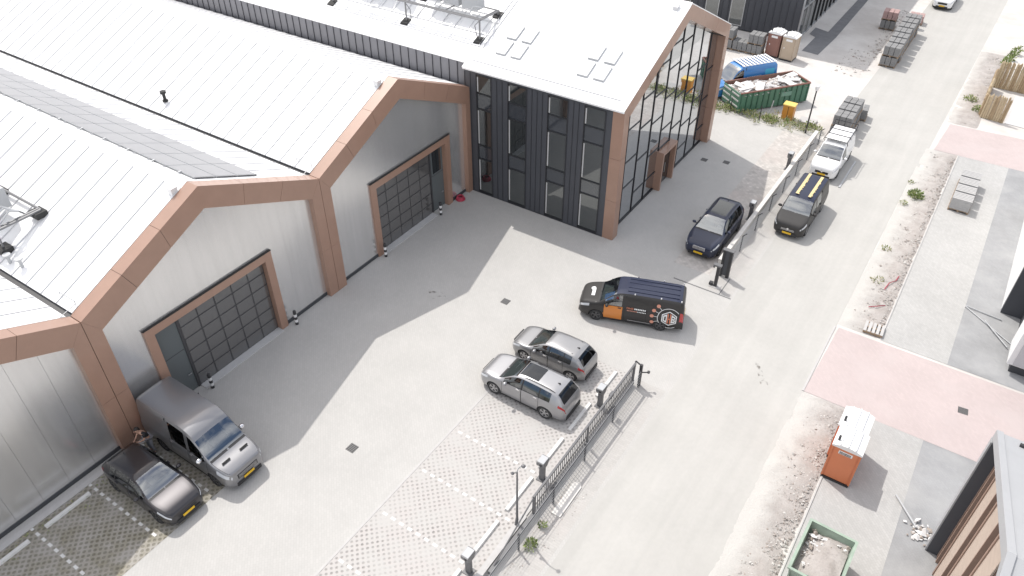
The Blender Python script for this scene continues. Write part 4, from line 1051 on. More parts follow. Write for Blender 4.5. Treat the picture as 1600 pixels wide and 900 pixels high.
for y in (-0.5, -0.2, 0.2, 0.5): b.box(2.4 - hl, 4.95 - hl, y - 0.035, y + 0.035, 1.90, 1.955)
b.build('roof_rib', p_vroof, DHB)
b = MB(); b.lathe([(0.0, 1.148), (0.16, 1.128)], (0.62 - hl, 0.25, 0), n=12); b.add([(0.55 - hl, -0.35, 1.14), (0.72 - hl, -0.35, 1.155), (0.72 - hl, 0.2, 1.165), (0.55 - hl, 0.2, 1.15)], [(0, 1, 2, 3)]); b.build('bonnet_print', m_pw, DHB)
b = MB(); b.add([(1.25 - hl, -0.72, 1.16), (1.72 - hl, -0.72, 1.42), (1.72 - hl, -0.05, 1.40), (1.25 - hl, -0.1, 1.16)], [(0, 1, 2, 3), (3, 2, 1, 0)]); b.build('sun_shade', M('blue_sheet', (0.22, 0.38, 0.75), 0.6), DHB)

T6, P_, patch_ = car('black van with two cream lettering stripes on its roof, parked in the road', 'van', 18.5, 20.75, -pi / 2,
    dict(L=4.95, top=[(x * 0.934, z) for x, z in vtop], belt=[(x * 0.934, z) for x, z in vbelt], plan=[(x * 0.934, z) for x, z in vplan], cab=(0.98, 1.74, 4.75, 4.86), wr=0.80, wheels=(0.9, 3.95), rw=0.345,
         sidewin=[(1.28, 2.1), (2.3, 3.1)], doors=[(1.2, 2.15), (2.2, 3.2)], paint=p_vblack, roofmat=p_vroof, grille=(0.50, 0.66), platez=0.32, head=(0.03, 0.5, 5.8, 7.2), tail=(4.76, 4.94, 4.6, 7.5), rearglass=False, seatx=(1.75,), bulkhead=3.3, badge=True, antenna=False, barmat=m_chrome), name='parked_van')
m_cream = M('print_cream', (0.72, 0.58, 0.30), 0.5)
rng = random.Random(3)
for y in (-0.38, 0.36):
    b = MB(); x = 1.9
    while x < 4.55:
        wd = rng.uniform(0.06, 0.11); h = 0.085 if rng.random() > 0.2 else 0.13
        zz = 1.975
        b.add([(x - 2.475, y - h, zz), (x + wd - 2.475, y - h, zz), (x + wd - 2.475, y + 0.085, zz), (x - 2.475, y + 0.085, zz)], [(0, 1, 2, 3)]); x += wd + 0.012
    b.build('roof_lettering', m_cream, T6)
p_white = paint('white_van_paint', (0.78, 0.78, 0.78), 0.0, 0.35, 0.5)
WV, P_, patch_ = car('white small van with a roof rack behind the black one with roof lettering', 'van', 18.25, 28.3, -pi / 2,
    dict(L=4.6, top=[(0, 0.74), (0.05, 0.9), (0.35, 1.04), (1.05, 1.16), (1.75, 1.66), (2.1, 1.79), (2.6, 1.82), (4.2, 1.8), (4.42, 1.74), (4.55, 1.6), (4.6, 0.9)],
         belt=[(0, 0.64), (0.06, 0.80), (0.4, 0.95), (1.05, 1.07), (4.4, 1.12), (4.6, 0.82)], plan=[(0, 0.62), (0.06, 0.74), (0.25, 0.85), (0.7, 0.90), (4.4, 0.91), (4.55, 0.87), (4.6, 0.84)],
         cab=(1.08, 1.86, 4.42, 4.54), wr=0.78, wheels=(0.9, 3.7), rw=0.33, sidewin=[(1.4, 2.2)], doors=[(1.3, 2.25), (2.3, 3.2)], paint=p_white, grille=(0.5, 0.66), head=(0.03, 0.5, 5.8, 7.2), tail=(4.45, 4.59, 4.6, 7.5), rearglass=False, seatx=(1.8,), bulkhead=2.4, antenna=False, badge=True, rim=m_rimdark), name='parked_van')
b = MB()
for x in (2.05, 2.9, 3.7, 4.4): b.tube([(x - 2.3, -0.78, 1.86), (x - 2.3, -0.74, 2.02), (x - 2.3, 0.74, 2.02), (x - 2.3, 0.78, 1.86)], 0.022)
for y in (-0.74, 0.74): b.tube([(2.0 - 2.3, y, 2.04), (4.5 - 2.3, y, 2.04)], 0.022)
for y in (-0.74, 0.74): b.tube([(4.4 - 2.3, y, 2.04), (4.5 - 2.3, y, 2.3)], 0.022)
b.tube([(2.2, -0.74, 2.3), (2.2, 0.74, 2.3)], 0.03); b.build('roof_rack', m_frame, WV)
b = MB(); b.box(2.1 - 2.3, 4.35 - 2.3, -0.66, -0.01, 1.95, 1.99); b.box(2.1 - 2.3, 4.35 - 2.3, 0.01, 0.66, 1.95, 1.99); b.build('rack_board', m_white, WV)
car('white car with grey bumper at the top edge of the picture, alone in the road', 'car', 18.75, 67.3, -pi / 2, suv(paint=p_white, rails=False))
p_blue = paint('bright_blue_paint', (0.035, 0.19, 0.48), 0.0, 0.35, 0.6)
d = Vector((-0.587, -0.81)); c_ = Vector((10.42, 38.22)) + d * 2.6 + Vector((0.0, 0.0))
BV, P_, patch_ = car('bright blue van with white roof boards behind the green container', 'van', c_.x, c_.y, math.atan2(d.y, d.x),
    dict(L=5.4, top=[(x * 1.02, z * 1.22 if z > 1.3 else z) for x, z in vtop], belt=[(x * 1.02, z) for x, z in vbelt], plan=[(x * 1.02, z) for x, z in vplan], cab=(1.05, 1.9, 5.2, 5.32), wr=0.82, wheels=(0.95, 4.25), rw=0.345,
         sidewin=[(1.38, 2.24)], doors=[(1.3, 2.3), (2.4, 3.5)], paint=p_blue, rearglass=False, seatx=(1.9,), bulkhead=2.4, antenna=False, grille=(0.58, 0.74), head=(0.03, 0.55, 5.6, 7.3), tail=(5.2, 5.39, 4.6, 7.5)), name='parked_van')
for k in range(10):
    b = MB(); x = 2.15 + k * 0.32; b.box(x - 2.7, x + 0.16 - 2.7, -0.78, 0.78, 2.40, 2.44); b.build('roof_board', m_white, BV)
b = MB()
for y in (-0.7, 0.7): b.tube([(2.1 - 2.7, y, 2.385), (5.15 - 2.7, y, 2.385)], 0.03)
b.build('roof_rack', m_white, BV)
bs = lambda pts: [(x - 2.7, -(skin_y(P_, x, z) + 0.012), z) for x, z in pts]
for k in range(9): b = MB(); b.add(bs([(2.55 + k * 0.15, 1.42), (2.66 + k * 0.15, 1.42), (2.66 + k * 0.15, 1.55), (2.55 + k * 0.15, 1.55)]), [(0, 1, 2, 3)]); b.build('lettering', m_pw, BV)
b = MB()
for z0, z1 in ((0.8, 1.15), (1.15, 1.5), (1.5, 1.95)): b.add(bs([(4.2, z0), (5.05, z0), (5.05, z1), (4.2, z1)]), [(0, 1, 2, 3)])
b.v = b.v; b.build('side_print', M('print_cyan', (0.05, 0.35, 0.55), 0.5), BV)
# ================================================================== STREET FURNITURE AND YARD THINGS
def label_obj(o, label, cat, group=None): return tag(o, label, cat, group)
# striped bollards
for i, (x, y, lab) in enumerate([(0.07, 3.75, 'black and white bollard at the left jamb of the far hall door'), (0.05, 8.9, 'black and white bollard at the right jamb of the far hall door'),
                                 (0.1, -3.2, 'black and white bollard at the right jamb of the middle hall door'), (0.1, -8.55, 'black and white bollard right behind the grey van at the middle hall door')]):
    T = thing('bollard', lab, 'bollard', (x, y, 0), 0, 'striped door bollards')
    for k in range(5):
        q = MB(); q.cyl((0, 0, 0.17 * k), (0, 0, 0.17 * (k + 1)), 0.085, n=14)
        if k == 4: q.lathe([(0.085, 0.85), (0.06, 0.9), (0.0, 0.91)], n=14)
        q.build('band', m_black if k % 2 == 0 else m_bollw, T, smooth=True)
# red hose reel at the far hall
T = thing('hose_coil', 'small red coil lying at the foot of the far hall facade', 'hose', (0.02, 10.95, 0.0))
m_red = M('red_plastic', (0.45, 0.05, 0.09), 0.5)
q = MB()
for k in range(4):
    n = 16; pts = [(0.28 * math.cos(2 * pi * i / n) * (1 - 0.1 * k), 0.28 * math.sin(2 * pi * i / n) * (1 - 0.1 * k), 0.05 + 0.06 * k) for i in range(n + 1)]; q.tube(pts, 0.035, 6)
q.build('coil', m_red, T)
# wheel stops
wsrc = None
WS = [(15.3, -0.6, 'behind the SUV with the sunroof'), (15.35, 1.85, 'behind the compact SUV, nearest the gate end'), (15.3, -3.05, 'in the first empty bay left of the parked SUVs'), (15.3, -5.55, 'in the second empty bay, behind the lamp post'), (15.3, -8.05, 'in the third empty bay, by the nearest charging post'), (15.3, -10.55, 'in the bay at the bottom picture edge'), (0.7, -16.2, 'in the mossy bay next to the black hatchback'), (0.75, -18.8, 'in the mossy bay at the left picture edge')]
for x, y, t in WS:
    if wsrc is None:
        q = MB(); q.prism([(-0.09, 0), (0.09, 0), (0.07, 0.1), (-0.07, 0.1)], 'y', -0.95, 0.95); wsrc = q.build('wheel_stop', m_mark, loc=(x, y, 0.001)); o = wsrc
    else: o = inst(wsrc, loc=(x, y, 0.001))
    tag(o, 'white wheel stop ' + t, 'wheel stop', 'white wheel stops of the parking bays')
# drains
m_grate = M('cast_grate', (0.16, 0.16, 0.16), 0.7)
for x, y, t, m_, rz in ((7.98, -7.58, 'square grey drain grate in the sunlit yard below the middle hall', m_grate, 0), (8.0, 4.24, 'square grey drain grate in the yard near the office corner', m_grate, 0), (29.6, 9.4, 'dark slotted drain grate in the pink driveway', m_grate, 0.1), (10.9, 19.0 + 5.3, 'drain grate in the shade by the glazed office', m_grate, 0), (12.3, 24.8, 'drain grate in the sun before the office parking bay', m_grate, 0)):
    T = thing('drain_grate', t, 'drain', (x, y, 0), rz, 'drain grates')
    q = MB(); q.box(-0.21, 0.21, -0.21, 0.21, -0.03, 0.002); q.build('frame', m_joint, T)
    for k in range(6):
        q = MB(); q.box(-0.2, 0.2, -0.2 + k * 0.072, -0.16 + k * 0.072, 0.0, 0.012)
        if k == 0: s0 = q.build('bar', m_, T)
        else: inst(s0, T, (0, k * 0.072, 0))
    s0.location = (0, 0, 0)
# dark oil stain
b = MB(); n = 18; b.add([(4.6 + (0.55 + 0.25 * math.sin(3 * a)) * math.cos(a), 2.6 + (0.35 + 0.12 * math.cos(5 * a)) * math.sin(a), 0.001) for a in [2 * pi * k / n for k in range(n)]], [tuple(range(n))])
m_st, N_, L_, P_b = _mat('oil_stain')
tr_ = N_.new('ShaderNodeBsdfTransparent'); ms_ = N_.new('ShaderNodeMixShader'); nz = N_.new('ShaderNodeTexNoise'); nz.inputs['Scale'].default_value = 3.5; nz.inputs['Detail'].default_value = 6
g_ = N_.new('ShaderNodeNewGeometry'); L_.new(g_.outputs['Position'], nz.inputs['Vector'])
r_ = N_.new('ShaderNodeMapRange'); r_.inputs['From Min'].default_value = 0.52; r_.inputs['From Max'].default_value = 0.75; r_.inputs['To Max'].default_value = 0.8; L_.new(nz.outputs['Fac'], r_.inputs['Value'])
P_b.inputs['Base Color'].default_value = (0.12, 0.10, 0.08, 1); L_.new(r_.outputs['Result'], ms_.inputs['Fac']); L_.new(tr_.outputs[0], ms_.inputs[1]); L_.new(P_b.outputs[0], ms_.inputs[2]); L_.new(ms_.outputs[0], N_['Material Output'].inputs['Surface'])
b.build('ground_stain', m_st, kind='structure')
b = MB(); b.add([(20.55, 7.35, 0.0), (20.75, 7.3, 0.0), (21.75, 6.0, 0.0), (21.35, 5.9, 0.0)], [(0, 3, 2, 1)]); b.build('ground_stain', m_st, kind='structure')
# charging posts
m_head = M('charger_head', (0.16, 0.16, 0.165), 0.4)
csrc = None
for x, y, t in ((15.72, 0.5, 'behind the SUV with the sunroof'), (15.66, -4.39, 'between the second and third bay, beside the lamp post'), (15.61, -9.46, 'at the bottom edge of the picture, nearest the camera'), (16.05, 19.0, 'by the low wall just beyond the navy SUV'), (16.05, 26.2, 'by the low wall at the far end of the office bays')):
    lab = 'grey twin-headed charging post ' + t
    if csrc is None:
        csrc = thing('charging_post', lab, 'charging post', (x, y, 0), 0, 'charging posts of the parking bays')
        q = MB(); q.box(-0.11, 0.11, -0.08, 0.08, 0, 1.0); q.build('pillar', m_greymetal, csrc)
        q = MB(); q.prism([(-0.11, 0.88), (0.11, 0.88), (0.24, 1.08), (0.24, 1.26), (-0.24, 1.26), (-0.24, 1.08)], 'x', -0.16, 0.16)
        q.v = [(p[0], p[1], p[2]) for p in q.v]; HD = q.build('head', m_head, csrc)
        q = MB(); q.box(-0.15, 0.15, -0.2, 0.2, 1.262, 1.275); q.build('cap', m_unit, HD)
        for s in (-1, 1):
            q = MB(); q.cyl((0.05, s * 0.24, 1.16), (0.05, s * 0.262, 1.16), 0.06, n=10); q.build('socket', m_black, HD)
        q = MB(); q.box(-0.2, 0.2, -0.18, 0.18, -0.02, 0.03); q.build('base_plate', m_greymetal, csrc)
    else: copy_tree(csrc, (x, y, 0), None, lab)
# lamp posts
T = thing('lamp_post', 'leaning grey lamp post with a curved arm beside the fence', 'lamp post', (16.05, -6.97, 0))
q = MB(); q.cyl((0, 0, 0), (-0.02, 0.12, 0.5), 0.075, 0.065, 12); q.cyl((-0.02, 0.12, 0.5), (-0.1, 0.22, 3.25), 0.05, 0.032, 12); q.build('pole', m_greymetal, T)
q = MB(); q.tube([(-0.1, 0.22, 3.23), (-0.08, 0.24, 3.4), (-0.02, 0.27, 3.55), (0.08, 0.29, 3.64)], 0.02, 8); q.build('arm', m_unit, T)
q = MB(); q.lathe([(0.0, -0.05), (0.07, -0.04), (0.09, 0.0), (0.05, 0.05), (0.0, 0.06)], (0.12, 0.3, 3.66), n=12); q.build('lamp_head', m_greymetal, T, smooth=True)
q = MB(); q.tube([(-0.1, 0.22, 3.2), (-0.2, 0.22, 3.12), (-0.28, 0.22, 3.05)], 0.02, 8); q.lathe([(0.0, -0.05), (0.06, -0.04), (0.07, 0.0), (0.0, 0.05)], (-0.3, 0.22, 3.03), n=10); q.build('side_arm', m_greymetal, T)
q = MB(); q.box(-0.14, 0.14, -0.14, 0.14, 0, 0.05); q.build('foot_plate', m_black, T)
T = thing('lamp_post', 'slim black lamp post with a white lantern by the weedy strip', 'lamp post', (15.49, 32.0, 0))
q = MB(); q.cyl((0, 0, 0), (0, 0, 3.3), 0.06, 0.045, 10); q.build('pole', m_black, T)
q = MB(); q.cyl((0, 0, 3.3), (0, 0, 3.62), 0.11, 0.16, 12); q.cyl((0, 0, 3.62), (0, 0, 3.68), 0.2, 0.16, 12); q.build('lantern', m_white, T)
# post and wire fences
def wire_fence(label, y0, y1, step, x, h, bent):
    T = thing('wire_fence', label, 'fence', (x, y0, 0))
    n = int((y1 - y0) / step + 0.01); src = None
    for k in range(n + 1):
        if src is None:
            q = MB(); q.box(-0.03, 0.03, -0.03, 0.03, 0, h)
            if bent: q.tube([(0, 0, h - 0.02), (0.18, 0.06, h + 0.16)], 0.026)
            src = q.build('post', m_black, T)
        else: inst(src, T, (0, k * step, 0))
    q = MB()
    for k in range(6): q.tube([(0.035, 0, 0.12 + k * (h - 0.16) / 5), (0.035, n * step, 0.12 + k * (h - 0.16) / 5)], 0.009, 5)
    q.build('wire', m_steel, T, kind='stuff')
wire_fence('black post and wire fence along the roadside in front of the sliding gate', -17.9, 2.5, 2.55, 16.66, 1.1, False)
wire_fence('black post and wire fence running along the low white wall to the far corner', 12.9, 31.0, 2.55, 16.75, 1.12, True)
# sliding gate
T = thing('sliding_gate', 'grey barred sliding gate standing open along the parking bays', 'gate', (16.35, -1.8, 0))
gb = lambda: MB((16.35, -1.8, 0))
q = gb(); q.box(16.28, 16.42, -9.2, 2.55, 0.10, 0.30); q.build('bottom_rail', m_greymetal, T)
q = gb(); q.box(16.31, 16.39, -6.2, 2.6, 1.30, 1.40); q.build('top_rail', m_greymetal, T)
for y in (-6.2, -1.9, 2.48): q = gb(); q.box(16.31, 16.39, y, y + 0.08, 0.30, 1.30); q.build('stile', m_greymetal, T)
src = None
for k in range(54):
    y = -6.03 + k * 0.158
    if -1.95 < y < -1.78 or y > 2.45: continue
    if src is None: q = gb(); q.box(16.335, 16.365, y - 0.011, y + 0.011, 0.30, 1.30); src = q.build('bar', m_greymetal, T); yb0 = y
    else: inst(src, T, (0, y - yb0, 0))
q = gb(); q.tube([(16.35, -6.2, 1.3), (16.35, -8.9, 0.3)], 0.03); q.build('tail_brace', m_greymetal, T)
T = thing('gate_post', 'black gate guide post with rollers at the open gate end', 'gate post', (16.62, 2.66, 0))
q = MB(); q.box(-0.06, 0.06, -0.06, 0.06, 0, 1.34); q.build('post', m_black, T)
q = MB(); q.tube([(0, 0, 1.28), (-0.3, 0, 1.42), (-0.33, 0, 1.24)], 0.035); q.build('guide_arm', m_black, T)
q = MB(); q.tube([(0, 0, 0.85), (0.3, 0.16, 0.88)], 0.03); q.lathe([(0, -0.06), (0.07, -0.04), (0.07, 0.04), (0, 0.06)], (0.32, 0.17, 0.9), n=10); q.build('beacon', m_black, T)
q = MB(); q.box(-0.42, -0.34, -2.4, -2.1, 0.9, 1.25); q.build('motor_box', m_greymetal, T)
# gate catch at the other side of the opening
T = thing('gate_receiver', 'dark gate receiver frame with twin uprights by the yard opening', 'gate post', (16.85, 12.75, 0))
q = MB(); q.box(-0.28, -0.16, -0.10, 0.10, 0, 1.75); q.box(0.1, 0.26, -0.10, 0.10, 0, 1.75); q.build('upright', m_black, T, kind='stuff')
q = MB(); q.box(-0.17, 0.12, -0.04, 0.04, 0.1, 1.7); q.build('panel', m_anth, T)
q = MB(); q.box(-0.32, 0.30, -0.13, 0.13, 1.75, 1.80); q.build('top_plate', m_greymetal, T)
T = thing('gate_stop_post', 'black post with a head at the road side of the yard opening', 'gate post', (16.78, 11.66, 0))
q = MB(); q.box(-0.08, 0.08, -0.08, 0.08, 0.04, 1.35); q.build('post', m_black, T)
q = MB(); q.box(-0.28, 0.14, -0.12, 0.12, 1.35, 1.45); q.cyl((-0.26, 0, 1.38), (-0.26, 0, 1.2), 0.06, n=10); q.build('head', m_greymetal, T)
q = MB(); q.box(-0.3, 0.3, -0.2, 0.2, 0, 0.03); q.build('foot_plate', m_kerb, T)
q = MB(); q.box(-0.34, -0.14, -0.1, 0.1, 0.05, 0.2); q.build('foot_stop', m_black, T)
b = MB(); b.box(14.6, 17.9, 11.05, 11.13, -0.02, 0.006); b.box(17.2, 17.26, 11.13, 12.7, -0.02, 0.006); b.build('joint_and_shadow_line', m_grate, kind='structure')  # dark lines for the ground joint and the barrier's painted shadow
# low wall with coping
T = thing('low_wall', 'low white concrete wall between the office bays and the roadside', 'wall', (16.33, 22.4, 0))
m_wall = M('white_concrete', (0.62, 0.60, 0.57), 0.8, var=0.12, vscale=2.5)
for k in range(7):
    y0 = 13.3 + k * 2.62
    q = MB((16.33, 22.4, 0)); q.box(16.24, 16.42, y0, y0 + 2.605, -0.05, 0.55); q.build('wall_slab', m_wall, T)
    q = MB((16.33, 22.4, 0)); q.box(16.21, 16.45, y0, y0 + 2.608, 0.552, 0.61); q.build('coping', m_wall, T)
# long grey bar lying in the road
q = MB((19.6, 27.8, 0)); q.box(-0.06 + 19.6, 0.06 + 19.6, 25.75, 29.8, -0.005, 0.05); o = q.build('steel_bar', m_unit, loc=(19.6, 27.8, 0)); tag(o, 'long grey steel bar lying in the road beside the white van', 'bar')
# white slab and debris by the fence
q = MB((17.05, -4.5, 0)); q.prism([(16.85, -5.6), (17.25, -5.6), (17.25, -3.9), (17.15, -3.75), (16.95, -3.75), (16.85, -3.9)], 'z', 0.0, 0.06)
tag(q.build('concrete_slab', m_wall, loc=(17.05, -4.5, 0)), 'white concrete slab with cut corners lying at the roadside fence', 'slab')

# ---- pallets of pavers
m_pal = M('pallet_wood', (0.30, 0.22, 0.15), 0.85, var=0.15, vscale=8)
m_pav = M('grey_pavers', (0.225, 0.225, 0.225), 0.85, var=0.1, vscale=6)
m_pavp = M('pink_pavers', (0.40, 0.27, 0.255), 0.85, var=0.08, vscale=6)
m_pavl = M('light_grey_pavers', (0.42, 0.415, 0.41), 0.85, var=0.08, vscale=6)
def pallet_src(w_, d_, h, mat, rows, cols, layers, groove=0.012):
    T = thing('paver_pallet', 'x', 'pallet of pavers')
    P_ = MB()
    for k in range(3): P_.box(-w_ / 2 + k * (w_ - 0.1) / 2, -w_ / 2 + 0.1 + k * (w_ - 0.1) / 2, -d_ / 2, d_ / 2, 0.0, 0.1)
    for k in range(5): P_.box(-w_ / 2, w_ / 2, -d_ / 2 + k * (d_ - 0.12) / 4, -d_ / 2 + 0.12 + k * (d_ - 0.12) / 4, 0.1, 0.125)
    P_.build('pallet', m_pal, T)
    z0 = 0.127; bw, bd = (w_ - 0.02) / cols, (d_ - 0.02) / rows; lh = (h - z0) / layers; r2 = random.Random(5)
    q = MB(); g = groove
    for l in range(layers): q.box(g + r2.uniform(0, 0.012), bw - g - r2.uniform(0, 0.012), g + r2.uniform(0, 0.012), bd - g, l * lh + 0.004, (l + 1) * lh - 0.004)
    src = None
    for c in range(cols):
        for r in range(rows):
            p = (-w_ / 2 + 0.01 + c * bw, -d_ / 2 + 0.01 + r * bd, z0)
            if src is None: src = q.build('paver_stack', mat, T, loc=p)
            else: inst(src, T, p)
    return T
def put(src, first, loc, rz, label, group):
    o = src if first else copy_tree(src)
    o.location = loc; o.rotation_euler = (0, 0, rz); o['label'] = label; o['group'] = group
    return o
ordn = ['first', 'second', 'third', 'fourth', 'fifth', 'sixth', 'seventh', 'eighth']
PG = pallet_src(1.3, 1.15, 0.85, m_pav, 2, 3, 4)
fst = True; rj = random.Random(11)
for i in range(3):
    for l in range(2):
        put(PG, fst, (17.62 + rj.uniform(-0.04, 0.04), 32.95 + 1.32 * i, 0.86 * l), rj.uniform(-0.03, 0.03), 'grey paver pallet, %s tier, %s stack of the short row behind the white van' % (('lower', 'upper')[l], ordn[i]), 'grey paver pallets in a short row behind the white van'); fst = False
put(PG, False, (17.95, 36.75, 0), 0.1, 'single low grey paver pallet at the far end of the short row', 'grey paver pallets in a short row behind the white van')
for i in range(7):
    for l in range(2):
        put(PG, False, (17.6 + rj.uniform(-0.05, 0.05) - 0.02 * i, 48.15 + 1.4 * i, 0.86 * l), rj.uniform(-0.03, 0.03), 'grey paver pallet, %s tier, %s from the front of the long far row' % (('lower', 'upper')[l], ordn[i]), 'grey paver pallets in the long far row')
PP = pallet_src(1.3, 1.15, 0.8, m_pavp, 2, 3, 4); fst = True
for (x, y, z, t) in ((17.4, 60.0, 0.0, 'pink paver pallet at the far end of the long grey row'), (15.5, 57.0, 0.86, 'pink paver pallet on top of a grey one left of the long far row')):
    put(PP, fst, (x, y, z), 0.05, t, 'pink paver pallets'); fst = False
put(PG, False, (15.5, 57.0, 0), 0.05, 'grey paver pallet under a pink one left of the long far row', 'loose grey paver pallets')
q = MB((17.4, 58.4, 0)); q.box(16.8, 18.0, 58.1, 58.7, 0, 0.9); tag(q.build('insulation_block', m_white, loc=(17.4, 58.4, 0)), 'white wrapped block between the grey row and the pink pallet', 'block')
PL_ = pallet_src(1.18, 0.94, 0.88, m_pavl, 5, 1, 5, 0.016); fst = True
for i in range(4):
    put(PL_, fst, (26.5, 27.38 + 1.08 * i, 0), 0.0, 'light grey kerbstone pallet, %s from the front, on the right-hand pavement' % ordn[i], 'light grey pallets on the right-hand pavement'); fst = False
for (x, y, z, t) in ((7.25, 44.4, 0, 'grey paver pallet, lower tier, left of the brown toilet at the dark building'), (7.25, 44.4, 0.86, 'grey paver pallet, upper tier, left of the brown toilet at the dark building'), (5.95, 44.4, 0, 'single grey paver pallet, second left of the brown toilet'), (4.6, 44.4, 0.0, 'grey paver pallet partly behind the brown office pier, lower tier'), (4.6, 44.4, 0.86, 'grey paver pallet partly behind the brown office pier, upper tier')):
    put(PG, False, (x, y, z), 0.02, t, 'grey paver pallets at the dark building')

# ---- portable toilets
def toilet(label, loc, rz, body, roof, sign):
    T = thing('portable_toilet', label, 'portable toilet', loc, rz, 'portable toilets')
    q = MB(); w_ = 0.54
    q.box(-w_, w_, -w_, w_, 0.1, 2.02); B_ = q.build('body', body, T)
    for sx in (-1, 1):
        for sy in (-1, 1):
            q = MB(); q.box(sx * w_ - 0.035, sx * w_ + 0.035, sy * w_ - 0.035, sy * w_ + 0.035, 0.08, 2.04)
            q.build('corner_post', body, T)
    q = MB(); q.box(-w_ - 0.02, w_ + 0.02, -w_ - 0.06, w_ + 0.06, 0, 0.1); q.build('base', m_black, T)
    n = 10; pr = [(-w_ - 0.05, 1.98)]
    for k in range(n + 1):
        t = k / n; y = -w_ - 0.05 + (2 * w_ + 0.1) * t; pr.append((y, 2.06 + 0.13 * math.sin(pi * t)))
    pr.append((w_ + 0.05, 1.98))
    q = MB(); q.prism(pr, 'y', -w_ - 0.06, w_ + 0.06); RF = q.build('roof', roof, T)
    for k in (0.25, 0.5, 0.75):
        x = -w_ - 0.05 + (2 * w_ + 0.1) * k; z = 2.06 + 0.13 * math.sin(pi * k); q = MB(); q.box(x - 0.018, x + 0.018, -w_ - 0.05, w_ + 0.05, z - 0.01, z + 0.06); q.build('roof_rib', roof, RF)
    q = MB(); q.cyl((-0.42, -0.3, 2.1), (-0.42, -0.3, 2.36), 0.05, n=10); q.build('vent_pipe', m_black, T)
    q = MB(); q.box(-w_ + 0.08, w_ - 0.08, -w_ - 0.022, -w_, 0.14, 1.95); D = q.build('door', body, T)
    q = MB(); q.box(-0.34, -0.28, -w_ - 0.05, -w_ - 0.022, 1.0, 1.12)
    if not sign: q.build('handle', m_white, D)
    sg = MB(); sg.box(-0.27, 0.27, -w_ - 0.03, -w_ - 0.022, 1.66, 1.84); SG = sg.build('sign', m_white, D)
    if sign:
        r2 = random.Random(2); q = MB()
        for zz, h in ((1.775, 0.035), (1.705, 0.03)):
            x = -0.23
            while x < 0.21:
                d_ = r2.uniform(0.02, 0.05); q.add([(x, -w_ - 0.033, zz - h), (x + d_, -w_ - 0.033, zz - h), (x + d_, -w_ - 0.033, zz + h * 0.6), (x, -w_ - 0.033, zz + h * 0.6)], [(0, 1, 2, 3)]); x += d_ + 0.012
        q.build('lettering', m_joint, SG)
    return T
m_tor = M('orange_plastic', (0.64, 0.21, 0.095), 0.45, var=0.05, vscale=1.5); m_tro = M('white_translucent_roof', (0.8, 0.8, 0.8), 0.4)
m_tbr = M('brown_plastic', (0.25, 0.125, 0.10), 0.5, var=0.06, vscale=2); m_tbe = M('beige_plastic', (0.46, 0.37, 0.28), 0.5, var=0.06, vscale=2)
toilet('orange toilet with a lettered white sign, nearer of the orange pair', (25.8, 2.78, 0), 0.0, m_tor, m_tro, True)
toilet('orange toilet mostly hidden behind the other orange one', (25.72, 3.95, 0), 0.0, m_tor, m_tro, True)
toilet('brown toilet with a white roof against the dark building', (8.75, 44.85, 0), -0.1, m_tbr, m_tro, False)
toilet('beige toilet with a white roof beside the brown one', (10.05, 44.7, 0), -0.06, m_tbe, m_tro, False)

# ---- rubble
def rubble(b, fn, n, s0, s1, seed, squash=0.6):
    r2 = random.Random(seed)
    base = [(1, 0, 0), (-1, 0, 0), (0, 1, 0), (0, -1, 0), (0, 0, 1), (0, 0, -1)]
    fs = [(0, 2, 4), (2, 1, 4), (1, 3, 4), (3, 0, 4), (2, 0, 5), (1, 2, 5), (3, 1, 5), (0, 3, 5)]
    for _ in range(n):
        x, y, z = fn(r2); s = s0 + (s1 - s0) * r2.random() ** 3
        M_ = Matrix.Rotation(r2.uniform(0, 6.28), 3, 'Z') @ Matrix.Rotation(r2.uniform(0, 6.28), 3, 'X')
        sc_ = Vector((s * r2.uniform(0.6, 1.5), s * r2.uniform(0.6, 1.3), s * r2.uniform(0.4, 1.0)))
        vs = [M_ @ Vector((p[0] * sc_.x, p[1] * sc_.y, p[2] * sc_.z)) for p in base]
        b.add([(p.x + x, p.y + y, p.z * squash + z) for p in vs], fs, r2.randrange(3))
    return b
m_rub = [M('rubble_pale', (0.55, 0.535, 0.52), 0.9), M('rubble_white', (0.68, 0.67, 0.66), 0.9), M('rubble_brown', (0.33, 0.285, 0.25), 0.9)]
m_sto = [M('stone_grey', (0.40, 0.38, 0.36), 0.9), M('stone_pale', (0.52, 0.50, 0.475), 0.9), M('stone_brown', (0.36, 0.315, 0.285), 0.9)]
